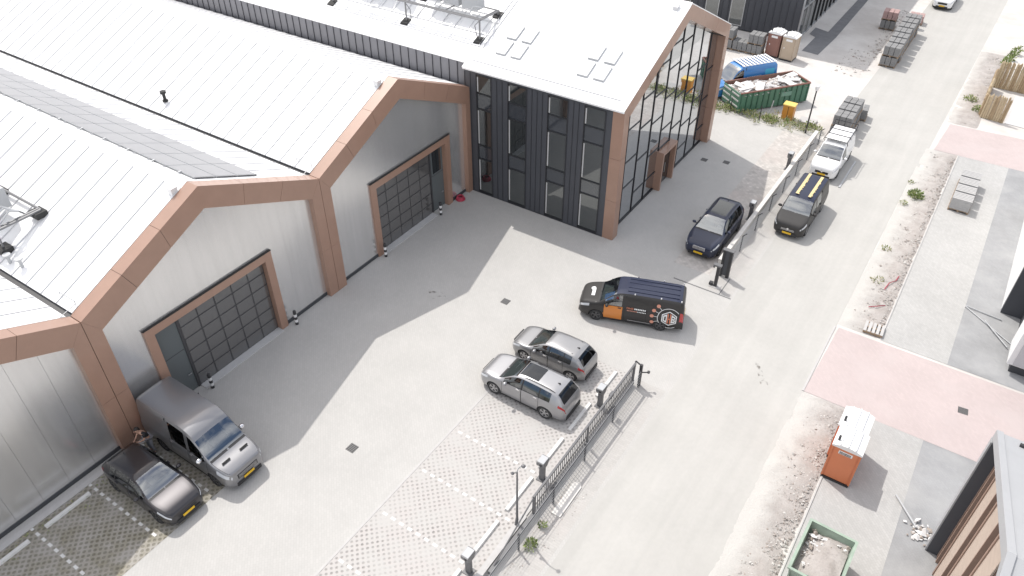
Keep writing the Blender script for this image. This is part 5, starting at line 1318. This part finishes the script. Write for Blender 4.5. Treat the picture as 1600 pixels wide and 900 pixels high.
# open container
cd = Vector((3.65, 4.75, 0)).normalized(); ang = math.atan2(cd.y, cd.x)
T = thing('rubble_container', 'long ribbed green container full of white rubble', 'container', (Vector((9.35, 32.95)) + Vector((cd.x, cd.y)) * 3.05 + 0 * Vector((1, 1))).to_3d(), ang)
m_grn = M('container_green', (0.085, 0.20, 0.135), 0.5, var=0.12, vscale=2); m_rust = M('rusty_inside', (0.20, 0.10, 0.08), 0.8, var=0.2, vscale=4); m_grnd = M('container_green_rib', (0.06, 0.15, 0.10), 0.5)
Lc, Wc, Hc = 6.1, 2.25, 1.55
for (x0, x1, y0, y1, nm) in ((-Lc / 2, Lc / 2, -Wc / 2, -Wc / 2 + 0.04, 'side_wall'), (-Lc / 2, Lc / 2, Wc / 2 - 0.04, Wc / 2, 'side_wall'), (Lc / 2 - 0.04, Lc / 2, -Wc / 2 + 0.04, Wc / 2 - 0.04, 'end_wall')):
    q = MB(); q.box(x0, x1, y0, y1, 0.15, Hc); S_ = q.build(nm, m_grn, T)
    if nm == 'side_wall':
        ins = MB(); yy = y1 + 0.003 if y0 < 0 else y0 - 0.003; ins.box(x0 + 0.05, x1 - 0.05, min(yy, yy + (0.01 if y0 < 0 else -0.01)), max(yy, yy + (0.01 if y0 < 0 else -0.01)), 0.16, Hc - 0.02); ins.build('lining', m_rust, S_)
        for k in range(13):
            x = -Lc / 2 + 0.12 + k * (Lc - 0.24) / 12; q = MB(); yo = y0 if y0 < 0 else y1; q.box(x - 0.045, x + 0.045, min(yo, yo + math.copysign(0.07, y0)), max(yo, yo + math.copysign(0.07, y0)), 0.16, Hc - 0.01); q.build('rib', m_grnd, S_)
q = MB(); q.box(-Lc / 2, Lc / 2, -Wc / 2 - 0.07, -Wc / 2 + 0.05, Hc, Hc + 0.08); q.box(-Lc / 2, Lc / 2, Wc / 2 - 0.05, Wc / 2 + 0.07, Hc, Hc + 0.08); q.box(Lc / 2 - 0.08, Lc / 2 + 0.05, -Wc / 2 + 0.05, Wc / 2 - 0.05, Hc, Hc + 0.078); q.build('rim', m_rust, T, kind='stuff')
q = MB(); q.box(-Lc / 2, Lc / 2, -Wc / 2, Wc / 2, 0.1, 0.15); q.box(-Lc / 2, Lc / 2, -0.55, -0.4, 0, 0.1); q.box(-Lc / 2, Lc / 2, 0.4, 0.55, 0, 0.1); q.build('floor', m_grnd, T, kind='stuff')
for s in (-1, 1):
    q = MB(); q.box(-Lc / 2 - 0.05, -Lc / 2, min(0.01 * s, s * Wc / 2), max(0.01 * s, s * Wc / 2), 0.18, Hc); D = q.build('end_door', m_grn, T)
    for z in (0.5, 0.95, 1.35): q = MB(); q.box(-Lc / 2 - 0.1, -Lc / 2 - 0.05, min(0.1 * s, s * 1.05), max(0.1 * s, s * 1.05), z - 0.05, z + 0.05); q.build('door_bar', m_kerb, D)
b = MB((0, 0, 0))
rubble(b, lambda r: ((lambda x, y: (x, y, 1.24 + 0.3 * noise.noise(Vector((x * 0.8, y * 1.2, 2))) + 0.25 * (1 - abs(y))))(r.uniform(-Lc / 2 + 0.15, Lc / 2 - 0.2), r.uniform(-1.0, 1.0))), 1500, 0.08, 0.34, 5)
o = b.build('rubble', m_rub, T, kind='stuff')
b = MB(); b.box(-Lc / 2 + 0.06, Lc / 2 - 0.06, -Wc / 2 + 0.06, Wc / 2 - 0.06, 0.15, 1.15); b.build('fill', m_rub[0], T)
for k in range(9):
    q = MB(); M_ = Matrix.Translation((rj.uniform(-2.6, 2.6), rj.uniform(-0.8, 0.8), 1.58)) @ Matrix.Rotation(rj.uniform(0, 3), 4, 'Z') @ Matrix.Rotation(rj.uniform(-0.4, 0.4), 4, 'Y')
    q.box(-0.5, 0.5, -0.3, 0.3, -0.03, 0.03, M=M_); q.build('broken_slab', m_rub[1], T)
q = MB(); q.add([(0.55, -Wc / 2 - 0.076, 0.85), (1.45, -Wc / 2 - 0.076, 0.85), (1.45, -Wc / 2 - 0.076, 1.2), (0.55, -Wc / 2 - 0.076, 1.2)], [(0, 1, 2, 3)]); q.build('faded_label', M('faded_label', (0.16, 0.30, 0.23), 0.5), T)
# green skip lower right
T = thing('skip', 'small green skip heaped with sandy rubble at the bottom right', 'skip', (26.37, -2.45, 0), -0.03)
m_skip = M('pale_green_steel', (0.30, 0.38, 0.31), 0.5, var=0.15, vscale=3)
w0, d0 = 0.84, 1.2
for poly, ax, a, c, nm in (([(-w0, 1.3), (-w0 + 0.04, 1.3), (-w0 + 0.22, 0.05), (-w0 + 0.18, 0.05)], 'y', -d0, d0, 'side_wall'), ([(w0, 1.3), (w0 - 0.04, 1.3), (w0 - 0.22, 0.05), (w0 - 0.18, 0.05)], 'y', -d0, d0, 'side_wall'), ([(-d0, 1.3), (-d0 + 0.04, 1.3), (-d0 + 0.3, 0.05), (-d0 + 0.26, 0.05)], 'x', -w0 + 0.04, w0 - 0.04, 'end_wall'), ([(d0, 1.3), (d0 - 0.04, 1.3), (d0 - 0.3, 0.05), (d0 - 0.26, 0.05)], 'x', -w0 + 0.04, w0 - 0.04, 'end_wall')):
    q = MB(); q.prism(poly, ax, a, c); q.build(nm, m_skip, T)
q = MB()
for s in (-1, 1): q.box(s * w0 - 0.05, s * w0 + 0.05, -d0 - 0.04, d0 + 0.04, 1.3, 1.37); q.box(-w0 + 0.05, w0 - 0.05, s * d0 - 0.05, s * d0 + 0.05, 1.3, 1.368)
q.build('rim', m_skip, T, kind='stuff')
b = MB(); nx = 16; vs = []
for j in range(nx + 1):
    for i in range(nx + 1):
        x = -w0 + 0.1 + (2 * w0 - 0.2) * i / nx; y = -d0 + 0.08 + (2 * d0 - 0.16) * j / nx
        vs.append((x, y, 0.98 + 0.34 * math.exp(-((x - 0.15) ** 2 * 1.2 + (y + 0.4) ** 2 * 0.7)) + 0.12 * noise.noise(Vector((x * 3, y * 3, 1))) - 0.28 * max(0, -x) * 1.2))
b.add(vs, [(j * (nx + 1) + i, j * (nx + 1) + i + 1, (j + 1) * (nx + 1) + i + 1, (j + 1) * (nx + 1) + i) for j in range(nx) for i in range(nx)]); b.build('sand_heap', m_verge, T, smooth=True)
b = MB(); rubble(b, lambda r: (r.uniform(-0.68, 0.4), r.uniform(-0.2, 1.05), r.uniform(0.9, 1.08)), 130, 0.04, 0.16, 8); rubble(b, lambda r: (r.uniform(-0.6, 0.7), r.uniform(-1.0, 1.0), r.uniform(1.08, 1.2)), 60, 0.03, 0.09, 9); b.build('rubble', m_rub, T, kind='stuff')
# yellow-orange cabinet
T = thing('utility_cabinet', 'orange utility cabinet with a yellow lid by the weedy strip', 'cabinet', (13.65, 33.55, 0))
q = MB(); q.box(-0.4, 0.4, -0.32, 0.32, 0, 1.12); q.build('body', M('cabinet_orange', (0.60, 0.26, 0.045), 0.5), T)
q = MB(); q.box(-0.44, 0.44, -0.36, 0.36, 1.12, 1.2); q.build('lid', M('cabinet_yellow', (0.72, 0.50, 0.14), 0.5), T)
q = MB(); q.box(-0.015, 0.015, -0.33, -0.32, 0.08, 1.06); q.build('door_seam', m_gap, T)
q = MB((15.1, 33.9, 0)); q.box(14.5, 15.7, 33.4, 34.3, 0, 0.14); tag(q.build('concrete_cover', m_kerb, loc=(15.1, 33.9, 0)), 'pale concrete cover slab behind the slim black lamp post', 'slab')
q = MB((12.4, 33.0, 0)); q.cyl((12.4, 33.0, 0), (12.5, 33.1, 1.3), 0.04); tag(q.build('marker_post', m_unit, loc=(12.4, 33.0, 0)), 'thin leaning grey post between cabinet and container', 'post')
for x, y, t in ((9.7, 32.15, 'thin dark stake at the container end'), (12.0, 32.1, 'thin dark stake in the weedy strip left of the orange cabinet')):
    q = MB((x, y, 0)); q.cyl((x, y, 0), (x, y, 1.15), 0.035); tag(q.build('stake', m_black, loc=(x, y, 0)), t, 'stake', 'thin stakes in the weedy strip')
# flat pallet
T = thing('wood_pallet', 'pale empty wooden pallet lying at the edge of the sandy verge', 'pallet', (24.88, 12.75, 0.03), 0.05)
for k in range(5): q = MB(); q.box(-0.48 + k * 0.2, -0.34 + k * 0.2, -0.42, 0.42, 0.12, 0.145); q.build('board', m_kerb, T)
for k in range(3): q = MB(); q.box(-0.48, 0.46, -0.42 + k * 0.37, -0.32 + k * 0.37, 0, 0.118); q.build('bearer', m_pal, T)

# ---- plants
m_leaf = [M('leaf_mid', (0.22, 0.29, 0.09), 0.7), M('leaf_light', (0.34, 0.41, 0.15), 0.7), M('leaf_dark', (0.13, 0.18, 0.06), 0.7), M('dry_grass', (0.46, 0.42, 0.27), 0.8)]
def leaves(b, cx, cy, rad, h, n, seed, dry=0.2, ls=0.09):
    r2 = random.Random(seed)
    for _ in range(n):
        a = r2.uniform(0, 6.28); rr = rad * math.sqrt(r2.random()) * (0.5 + 0.5 * r2.random()); z = h * r2.random() * (1 - 0.6 * rr / rad)
        p = Vector((cx + rr * math.cos(a), cy + rr * math.sin(a), z)); d_ = Vector((math.cos(a) * 0.6 + r2.uniform(-0.6, 0.6), math.sin(a) * 0.6 + r2.uniform(-0.6, 0.6), r2.uniform(0.2, 1.3))).normalized()
        s_ = d_.cross(Vector((r2.uniform(-1, 1), r2.uniform(-1, 1), 0.3))).normalized(); l = ls * r2.uniform(0.6, 1.8)
        b.add([p, p + d_ * l * 0.5 + s_ * l * 0.22, p + d_ * l, p + d_ * l * 0.5 - s_ * l * 0.22], [(0, 1, 2, 3)], 3 if r2.random() < dry else r2.randrange(3))
def plant(x, y, rad, h, n, seed, label, dry=0.1, ls=0.09):
    b = MB((x, y, 0)); leaves(b, x, y, rad, h, n, seed, dry, ls); o = b.build('weed', m_leaf, loc=(x, y, 0)); tag(o, label, 'plant', 'weeds by the road')
plant(16.95, -7.3, 0.28, 0.3, 170, 1, 'bright green tuft at the foot of the roadside fence', 0.05, 0.1)
plant(16.85, -6.3, 0.18, 0.2, 60, 2, 'pale small tuft right of the bright one at the fence')
plant(23.95, 27.3, 0.55, 0.5, 420, 3, 'largest green weed on the sandy verge left of the light grey pallets', 0.1, 0.12)
plant(23.5, 26.0, 0.3, 0.25, 90, 4, 'low weed just in front of the largest one on the verge', 0.3)
plant(23.35, 28.9, 0.2, 0.2, 50, 14, 'tiny weed just beyond the largest one on the verge', 0.3)
plant(23.8, 20.3, 0.35, 0.2, 130, 5, 'grey green weed half way along the sandy verge', 0.5)
plant(24.1, 17.0, 0.4, 0.2, 120, 6, 'sparse dry weed before the red tape on the verge', 0.6)
plant(24.6, 44.5, 0.55, 0.5, 200, 7, 'green weed at the corner of the stake fence', 0.2, 0.12)
plant(25.3, 42.6, 0.45, 0.6, 200, 8, 'green weed at the left foot of the stake fence', 0.2, 0.12)
for k in range(3): plant(25.9 + 0.25 * k, 53.5 + 1.6 * k, 0.35, 0.9, 180, 20 + k, 'light green hedge plant, %s of three behind the stake fence' % ordn[k], 0.1, 0.16)
b = MB(); r2 = random.Random(9)
for k in range(150):
    x = r2.uniform(7.6, 16.4); y = 32.35 + r2.gauss(0, 0.42) + (0.2 if x > 13 else 0); leaves(b, x, y, 0.3, 0.45, 22, 100 + k, 0.45, 0.12)
o = b.build('weedy_strip', m_leaf, kind='stuff'); tag(o, 'strip of weeds and dry grass at the end of the office bays', 'weeds')
sheet('weedy_soil', [(7.2, 31.75), (16.6, 31.6), (16.7, 33.0), (12, 33.1), (7.2, 33.4)], 0.002, m_verge)
b = MB()
for k in range(60):
    x = 0.45 + abs(r2.gauss(0, 0.25)); y = r2.uniform(-22, -13.2); leaves(b, x, y, 0.12, 0.07, 8, 400 + k, 0.4, 0.05)
o = b.build('moss_tufts', m_leaf, kind='stuff'); tag(o, 'tufts of grass in the mossy bays along the nearest hall', 'grass')
# stones on the verge
def vg(y0, y1, n, seed, x0=23.3, x1=25.25):
    b = MB(); rubble(b, lambda r: (lambda u: (x0 + (x1 - x0) * u, r.uniform(y0, y1), 0.05))(r.betavariate(4.0, 1.4)), n, 0.015, 0.075, seed, 0.7)
    o = b.build('verge_stones', m_sto, kind='stuff'); tag(o, 'stones and clods strewn along the sandy verge', 'stones')
vg(-12, 6.3, 2600, 21); vg(12.4, 34, 2600, 22); vg(40, 55, 700, 23, 23.9, 25.6)
b = MB(); rubble(b, lambda r: (r.uniform(16.7, 17.6), r.uniform(-12, -4), 0.0), 260, 0.02, 0.07, 31); rubble(b, lambda r: (16.2 + r.gauss(0, 0.4), r.uniform(50, 63), 0.0), 300, 0.03, 0.16, 32); rubble(b, lambda r: (r.uniform(14, 16.6), r.uniform(44, 50), 0), 160, 0.03, 0.14, 33); o = b.build('gravel', m_sto, kind='stuff'); tag(o, 'loose gravel along the fence and beside the paver rows', 'gravel')
# red tape
for pts, t in (([(24.2, 14.4, 0.1), (24.55, 14.6, 0.16), (24.9, 15.0, 0.1)], 'red tape curled on the verge above the empty pallet'), ([(24.55, 16.4, 0.08), (24.65, 17.0, 0.18), (24.9, 17.5, 0.1), (24.95, 18.0, 0.12)], 'red tape strip on the verge farther from the empty pallet')):
    V = Vector(pts[0]); b = MB(V)
    for a, c in zip(pts[:-1], pts[1:]):
        a = Vector(a); c = Vector(c); s_ = Vector((0, 0, 0.03)); b.add([a - s_, c - s_, c + s_, a + s_], [(0, 1, 2, 3)])
        s_ = (c - a).cross(Vector((0, 0, 1))).normalized() * 0.025; b.add([a - s_, c - s_, c + s_, a + s_], [(0, 1, 2, 3)])
    tag(b.build('red_tape', m_red, loc=V), t, 'tape', 'red tape on the verge')
# poles and plastic debris on the dusty paving
for (a, c, t) in (((28.45, 17.4, 0.06), (30.2, 17.2, 0.05), 'short pole lying level before the white building'), ((28.45, 17.35, 0.05), (31.0, 15.3, 0.05), 'long pole lying slantwise toward the white building'), ((29.45, 16.6, 0.12), (30.7, 15.0, 0.1), 'pole crossing over the long slanting one')):
    V = Vector(a); q = MB(V); q.cyl(a, c, 0.03, n=6); tag(q.build('pole', m_unit, loc=V), t, 'pole', 'poles lying on the ground')
V = Vector((29.3, 1.7, 0)); b = MB(V); rubble(b, lambda r: (29.3 + r.gauss(0, 0.28), 1.75 + r.gauss(0, 0.3), 0.05), 40, 0.06, 0.22, 44); o = b.build('plastic_debris', m_rub[:3], loc=V, kind='stuff'); tag(o, 'heap of white plastic and rubble at the grey building corner', 'debris')
q = MB((28.5, 2.4, 0)); q.cyl((28.1, 2.9, 0.05), (29.1, 1.7, 0.1), 0.04); tag(q.build('pole', m_unit, loc=(28.5, 2.4, 0)), 'thin pole beside the white debris heap', 'pole')

# ---- stake fence top right
m_stake = [M('stake_wood', (0.40, 0.30, 0.19), 0.85, var=0.15, vscale=5), M('stake_wood_pale', (0.52, 0.42, 0.28), 0.85, var=0.15, vscale=5)]
def stakes(label, p0, p1, h, n, seed):
    p0 = Vector((*p0, 0)); p1 = Vector((*p1, 0)); T = thing('stake_fence', label, 'fence', (p0 + p1) / 2)
    r2 = random.Random(seed); o0 = (p0 + p1) / 2
    for k in range(n):
        p = p0.lerp(p1, (k + 0.5) / n) - o0; r = (p1 - p0).length / n * 0.53; hh = h + r2.uniform(-0.12, 0.12); tl = Vector((r2.uniform(-0.04, 0.04), r2.uniform(-0.04, 0.04), 0))
        q = MB(); q.cyl(p, p + tl + Vector((0, 0, hh - 0.12)), r, r, 7); q.cyl(p + tl + Vector((0, 0, hh - 0.12)), p + tl + Vector((0, 0, hh)), r, r * 0.25, 7); q.build('stake', m_stake[r2.randrange(2)], T)
    for z in (h * 0.3, h * 0.75):
        d_ = (p1 - p0).normalized(); nrm = Vector((-d_.y, d_.x, 0)) * 0.09
        q = MB(); q.cyl(p0 - o0 + nrm + Vector((0, 0, z)), p1 - o0 + nrm + Vector((0, 0, z)), 0.035, n=6); q.build('rail', m_pal, T)
stakes('brown wooden stake fence beside the pink driveway, nearest run', (25.6, 41.9), (27.2, 41.7), 1.9, 11, 1)
stakes('wooden stake fence run going away from the driveway', (25.55, 42.1), (25.55, 48.0), 1.7, 30, 2)
stakes('wide stake fence run across the back of the enclosure', (25.6, 48.3), (29.6, 48.2), 2.2, 27, 3)
stakes('short stake fence run at the right picture edge', (28.9, 41.4), (30.2, 41.3), 1.9, 9, 4)
q = MB((28.0, 42.2, 0)); q.add([(27.3, 41.75, 0.02), (28.75, 41.65, 0.02), (28.75, 42.9, 1.7), (27.3, 43.0, 1.7), (27.3, 41.83, -0.02), (28.75, 41.73, -0.02), (28.75, 42.98, 1.66), (27.3, 43.08, 1.66)], [(0, 1, 2, 3), (7, 6, 5, 4), (0, 4, 5, 1), (1, 5, 6, 2), (2, 6, 7, 3), (3, 7, 4, 0)]); tag(q.build('leaning_board', m_white, loc=(28.0, 42.2, 0)), 'white board leaning between the stake fence runs', 'board')

# ---- dark building at the top
T = thing('dark_building', 'tall dark ribbed building behind the portable toilets, glazed on its road side', 'building', (3.0, 49.0, 0))
D0 = (3.0, 49.0, 0); XW = 9.5; YW = 48.8; HB = 11.5
q = MB(D0); q.box(-40, XW - 0.12, YW + 0.1, 100, 0, HB); q.build('wall', m_plinth, T)
for k in range(22):
    x1 = XW - 0.12 - k * 0.6; q = MB(D0); q.box(x1 - 0.592, x1, YW, YW + 0.1, 0.1, HB); q.box(x1 - 0.06, x1, YW - 0.05, YW, 0.1, HB); q.build('cladding_panel', m_anth, T)
m_alum = M('pale_window_frame', (0.45, 0.46, 0.47), 0.4, 0.5)
q = MB(D0); q.box(XW - 0.12, XW + 0.0, YW - 0.02, YW + 0.2, 0, HB); q.build('corner_trim', m_alum, T)
for k in range(16):
    y0 = YW + 0.22 + k * 1.5
    for j in range(4):
        q = MB(D0); q.box(XW - 0.11, XW - 0.06, y0, y0 + 1.42, 0.15 + j * 2.8, 2.85 + j * 2.8); q.build('glass_pane', m_glassB, T)
    q = MB(D0); q.box(XW - 0.12, XW + 0.03, y0 + 1.42, y0 + 1.5, 0.0, HB); q.build('mullion', m_alum if k < 2 else m_frame, T)
for j in range(5): q = MB(D0); q.box(XW - 0.12, XW + 0.02, YW + 0.2, YW + 24, 0.05 + j * 2.8, 0.13 + j * 2.8); q.build('transom', m_alum, T)
for x0 in (-2.2, 0.6, 3.0):
    q = MB(D0); q.box(x0, x0 + 1.3, YW - 0.09, YW - 0.05, 0.4, HB - 0.5); Wn = q.build('window', m_alum, T)
    for z0 in (0.5, 3.2, 5.9, 8.6): q = MB(D0); q.box(x0 + 0.08, x0 + 1.22, YW - 0.1, YW - 0.09, z0, z0 + 2.5); q.build('pane', m_glassB, Wn)

# ---- grey building lower right
T = thing('grey_building', 'grey framed building with pale timber slats at the lower right corner', 'building', (33, -4, 0)); G0 = (33, -4, 0)
m_gframe = M('light_grey_frame', (0.36, 0.365, 0.375), 0.5, var=0.04, vscale=1); m_slat = M('pale_timber', (0.46, 0.375, 0.315), 0.7, var=0.12, vscale=4, stretch=(1, 0.2, 8)); m_brd = M('brown_timber', (0.30, 0.20, 0.155), 0.7, var=0.1, vscale=3)
HG = 6.35; YN = 1.22; SG_ = 0.43; YRG = -6.6
hz = lambda y: HG + SG_ * ((YN - y) if y > YRG else (2 * (YN - YRG) - (YN - y)))
q = MB(G0); q.box(29.63, 45, YN - 0.28, YN, 0, HG); q.build('end_wall', m_anth, T)
q = MB(G0); q.box(29.58, 29.628, YN - 0.27, YN + 0.02, 0, HG); q.build('frame_edge', m_gframe, T)
YE = 2 * YRG - YN
def gprism(b, x0, x1, lo, hi, ya=YN + 0.03, yb=YRG): b.prism([(ya, hz(ya) + lo), (yb, hz(yb) + lo), (yb, hz(yb) + hi), (ya, hz(ya) + hi)], 'x', x0, x1)
for (ya, yb) in ((YN + 0.03, YRG), (YRG, YE)):
    q = MB(G0); gprism(q, 29.6, 46, 0.0, 0.3, ya, yb); RF = q.build('roof', m_gframe, T)
    q = MB(G0); gprism(q, 29.6, 29.8, 0.302, 0.37, ya, yb); q.build('verge_trim', m_gframe, RF)
    for k in range(7): q = MB(G0); gprism(q, 31.0 + k * 1.05, 31.03 + k * 1.05, 0.302, 0.34, ya, yb); q.build('seam', m_gframe, RF)
q = MB(G0); q.tube([(30.25, 0.7, hz(0.7) + 0.36), (34, 0.45, hz(0.45) + 0.36)], 0.07, 8); q.build('roof_pipe', m_black, T)
q = MB(G0); q.prism([(YN - 0.3, 0), (YN - 0.3, hz(YN - 0.3) - 0.03), (YRG, hz(YRG) - 0.03), (YE + 0.3, hz(YE + 0.3) - 0.03), (YE + 0.3, 0)], 'x', 30.35, 45); q.build('core', m_joint, T)
y = YN - 0.28
def vboard(w_):
    global y
    q = MB(G0); q.prism([(y - w_, 0), (y, 0), (y, hz(y) - 0.01), (y - w_, hz(y - w_) - 0.01)], 'x', 30.02, 30.34); q.build('timber_fin', m_brd, T); y -= w_
def vwin(w_):
    global y
    zs = [0.1, 2.0, 4.1, min(hz(y), hz(y - w_)) - 0.05]
    for z0, z1 in zip(zs[:-1], zs[1:]):
        q = MB(G0); q.box(30.24, 30.28, y - w_, y, z0 + 0.05, z1 - 0.05); q.build('window_pane', m_glassB, T)
        q = MB(G0); q.box(30.2, 30.3, y - w_, y, z1 - 0.05, z1 + 0.05); q.build('window_bar', m_alum, T)
    y -= w_
def vslat(w_):
    global y
    q = MB(G0); z = 0.05; zt = min(hz(y), hz(y - w_)) - 0.08
    while z < zt: q.box(30.06, 30.12, y - w_, y, z, z + 0.055); z += 0.08
    q.build('slat_panel', m_slat, T, kind='stuff')
    q = MB(G0); q.box(30.14, 30.3, y - w_, y, 0.0, zt); q.build('slat_backing', m_brd, T); y -= w_
for f, w_ in ((vboard, 0.12), (vwin, 0.12), (vboard, 0.1), (vwin, 0.5), (vboard, 0.12), (vslat, 1.1), (vboard, 0.06), (vwin, 0.55), (vboard, 0.12), (vslat, 1.2), (vboard, 0.06), (vwin, 0.6), (vboard, 0.12), (vslat, 1.2), (vwin, 0.6), (vslat, 1.2), (vwin, 0.6), (vslat, 1.2), (vwin, 0.6), (vslat, 1.2)): f(w_)
# ---- white building at the right edge
T = thing('white_building', 'white building with a shade-toned south side at the right picture edge beyond the pink driveway', 'building', (34, 15, 0)); W0 = (34, 15, 0)
m_wb = M('white_facade', (0.78, 0.78, 0.78), 0.5); m_wb_shade = M('shade_toned_white_panel', (0.50, 0.50, 0.515), 0.5, var=0.03)  # second tone is the white south side with its shade put into the colour
q = MB(W0); q.box(30.72, 45, 13.16, 15.0, 0.55, 7.5); q.build('wall', m_wb, T)
for k in range(5): q = MB(W0); q.box(30.95 + k * 2.2, 30.95 + k * 2.2 + 2.185, 13.12, 13.16, 0.6, 7.4); q.build('facade_panel', m_wb_shade, T)
q = MB(W0); q.box(30.95, 45, 13.35, 15.0, 0, 0.55); q.build('plinth', m_plinth, T)
q = MB(W0); q.box(31.0, 45, 15.0, 17.9, 0, 7.4); q.build('recess', m_plinth, T)
q = MB(W0); q.box(30.05, 45, 17.9, 18.2, 0, 7.5); q.build('fin_wall', m_anth, T)
q = MB(W0); q.box(30.05, 45, 18.2, 30, 0, 7.5); q.build('rear_wall', m_wb, T)

# ---- person between the black car and the grey van
def skin_mesh(name, vs, es, rad, mat, parent, root=0, sub=1):
    me = bpy.data.meshes.new(name); me.from_pydata(vs, es, []); o = bpy.data.objects.new(name, me); COL.objects.link(o)
    md = o.modifiers.new('skin', 'SKIN'); md.use_smooth_shade = True
    for i, r in enumerate(rad): me.skin_vertices[0].data[i].radius = r if isinstance(r, tuple) else (r, r)
    me.skin_vertices[0].data[root].use_root = True
    sd_ = o.modifiers.new('sub', 'SUBSURF'); sd_.levels = sub; sd_.render_levels = sub
    dg = bpy.context.evaluated_depsgraph_get(); m2 = bpy.data.meshes.new_from_object(o.evaluated_get(dg)); m2.materials.clear(); m2.materials.append(mat)
    bpy.data.objects.remove(o); o = bpy.data.objects.new(name, m2); COL.objects.link(o); o.parent = parent
    return o
m_skin = M('skin', (0.48, 0.29, 0.21), 0.55); m_hair = M('dark_hair', (0.02, 0.016, 0.014), 0.6); m_top = M('dark_top', (0.022, 0.02, 0.022), 0.85); m_trs = M('grey_trousers', (0.30, 0.30, 0.325), 0.85)
T = thing('person', 'person in dark top and grey trousers bending over the black car', 'person', (1.0, -12.42, 0), R(180))
# local: facing +y (rotated so that the person faces the car), bent forward a little
J = dict(pel=(0, 0, 0.96), spn=(0, 0.07, 1.18), cst=(0, 0.17, 1.36), nck=(0, 0.26, 1.50), hd=(0, 0.31, 1.62), hd2=(0, 0.33, 1.72))
vs = [J['pel'], J['spn'], J['cst'], J['nck'], J['hd'], J['hd2']]; es = [(0, 1), (1, 2), (2, 3), (3, 4), (4, 5)]; rad = [(0.15, 0.11), (0.14, 0.105), (0.155, 0.11), 0.055, (0.078, 0.095), (0.07, 0.085)]
for s in (-1, 1):
    n = len(vs); vs += [(s * 0.19, 0.17, 1.40), (s * 0.25, 0.26, 1.17), (s * 0.14, 0.44, 1.12), (s * 0.08, 0.50, 1.13)]; es += [(2, n), (n, n + 1), (n + 1, n + 2), (n + 2, n + 3)]; rad += [0.056, 0.043, 0.032, (0.034, 0.02)]
    h = n + 3
    for f, (dx, dy, dz) in enumerate(((-0.035, 0.085, 0.0), (-0.012, 0.095, -0.01), (0.012, 0.09, -0.01), (0.035, 0.075, -0.005), (s * -0.05, 0.03, 0.02))):
        m = len(vs); b0 = vs[h]; vs += [(b0[0] + dx * 0.55, b0[1] + dy * 0.5, b0[2] + dz), (b0[0] + dx, b0[1] + dy, b0[2] + dz - 0.02)]; es += [(h, m), (m, m + 1)]; rad += [0.0095, 0.0075]
    n = len(vs); vs += [(s * 0.10, 0.0, 0.90), (s * 0.12, 0.05, 0.50), (s * 0.12, 0.0, 0.09), (s * 0.13, 0.17, 0.045)]; es += [(0, n), (n, n + 1), (n + 1, n + 2), (n + 2, n + 3)]; rad += [0.085, 0.058, 0.042, (0.04, 0.035)]
skin_mesh('body', vs, es, rad, m_skin, T)
skin_mesh('top', [J['pel'], J['spn'], J['cst'], (0, 0.22, 1.45), (-0.19, 0.17, 1.405), (-0.235, 0.235, 1.24), (0.19, 0.17, 1.405), (0.235, 0.235, 1.24)], [(0, 1), (1, 2), (2, 3), (2, 4), (4, 5), (2, 6), (6, 7)], [(0.165, 0.125), (0.158, 0.12), (0.172, 0.128), 0.07, 0.07, 0.06, 0.07, 0.06], m_top, T)
skin_mesh('trousers', [(0, 0, 0.99), (-0.10, 0.0, 0.90), (-0.12, 0.05, 0.50), (-0.12, 0.0, 0.10), (0.10, 0.0, 0.90), (0.12, 0.05, 0.50), (0.12, 0.0, 0.10)], [(0, 1), (1, 2), (2, 3), (0, 4), (4, 5), (5, 6)], [(0.17, 0.13), 0.105, 0.078, 0.066, 0.105, 0.078, 0.066], m_trs, T)
bm = bmesh.new(); bmesh.ops.create_uvsphere(bm, u_segments=14, v_segments=10, radius=1.0)
q = MB(); q.add([(v.co.x * 0.092, 0.315 + v.co.y * 0.112 - (0.02 if v.co.z > -0.2 else 0.03), 1.70 + v.co.z * 0.105) for v in bm.verts if True], [tuple(v.index for v in f.verts) for f in bm.faces if not (f.calc_center_median().z < 0.0 and f.calc_center_median().y > 0.0)]); bm.free()
q.build('hair', m_hair, T, smooth=True)
for s in (-1, 1):
    q = MB(); q.cyl((s * 0.032, 0.405, 1.665), (s * 0.032, 0.412, 1.665), 0.012, n=8); q.build('eye', m_hair, T)
    q = MB(); q.box(s * 0.085 - 0.012, s * 0.085 + 0.012, 0.30, 0.34, 1.63, 1.69); q.build('ear', m_skin, T)
q = MB(); q.prism([(0.40, 1.615), (0.44, 1.625), (0.40, 1.67)], 'x', -0.014, 0.014); q.build('nose', m_skin, T)
q = MB(); q.box(-0.025, 0.025, 0.40, 0.408, 1.585, 1.592); q.build('mouth', m_red, T)
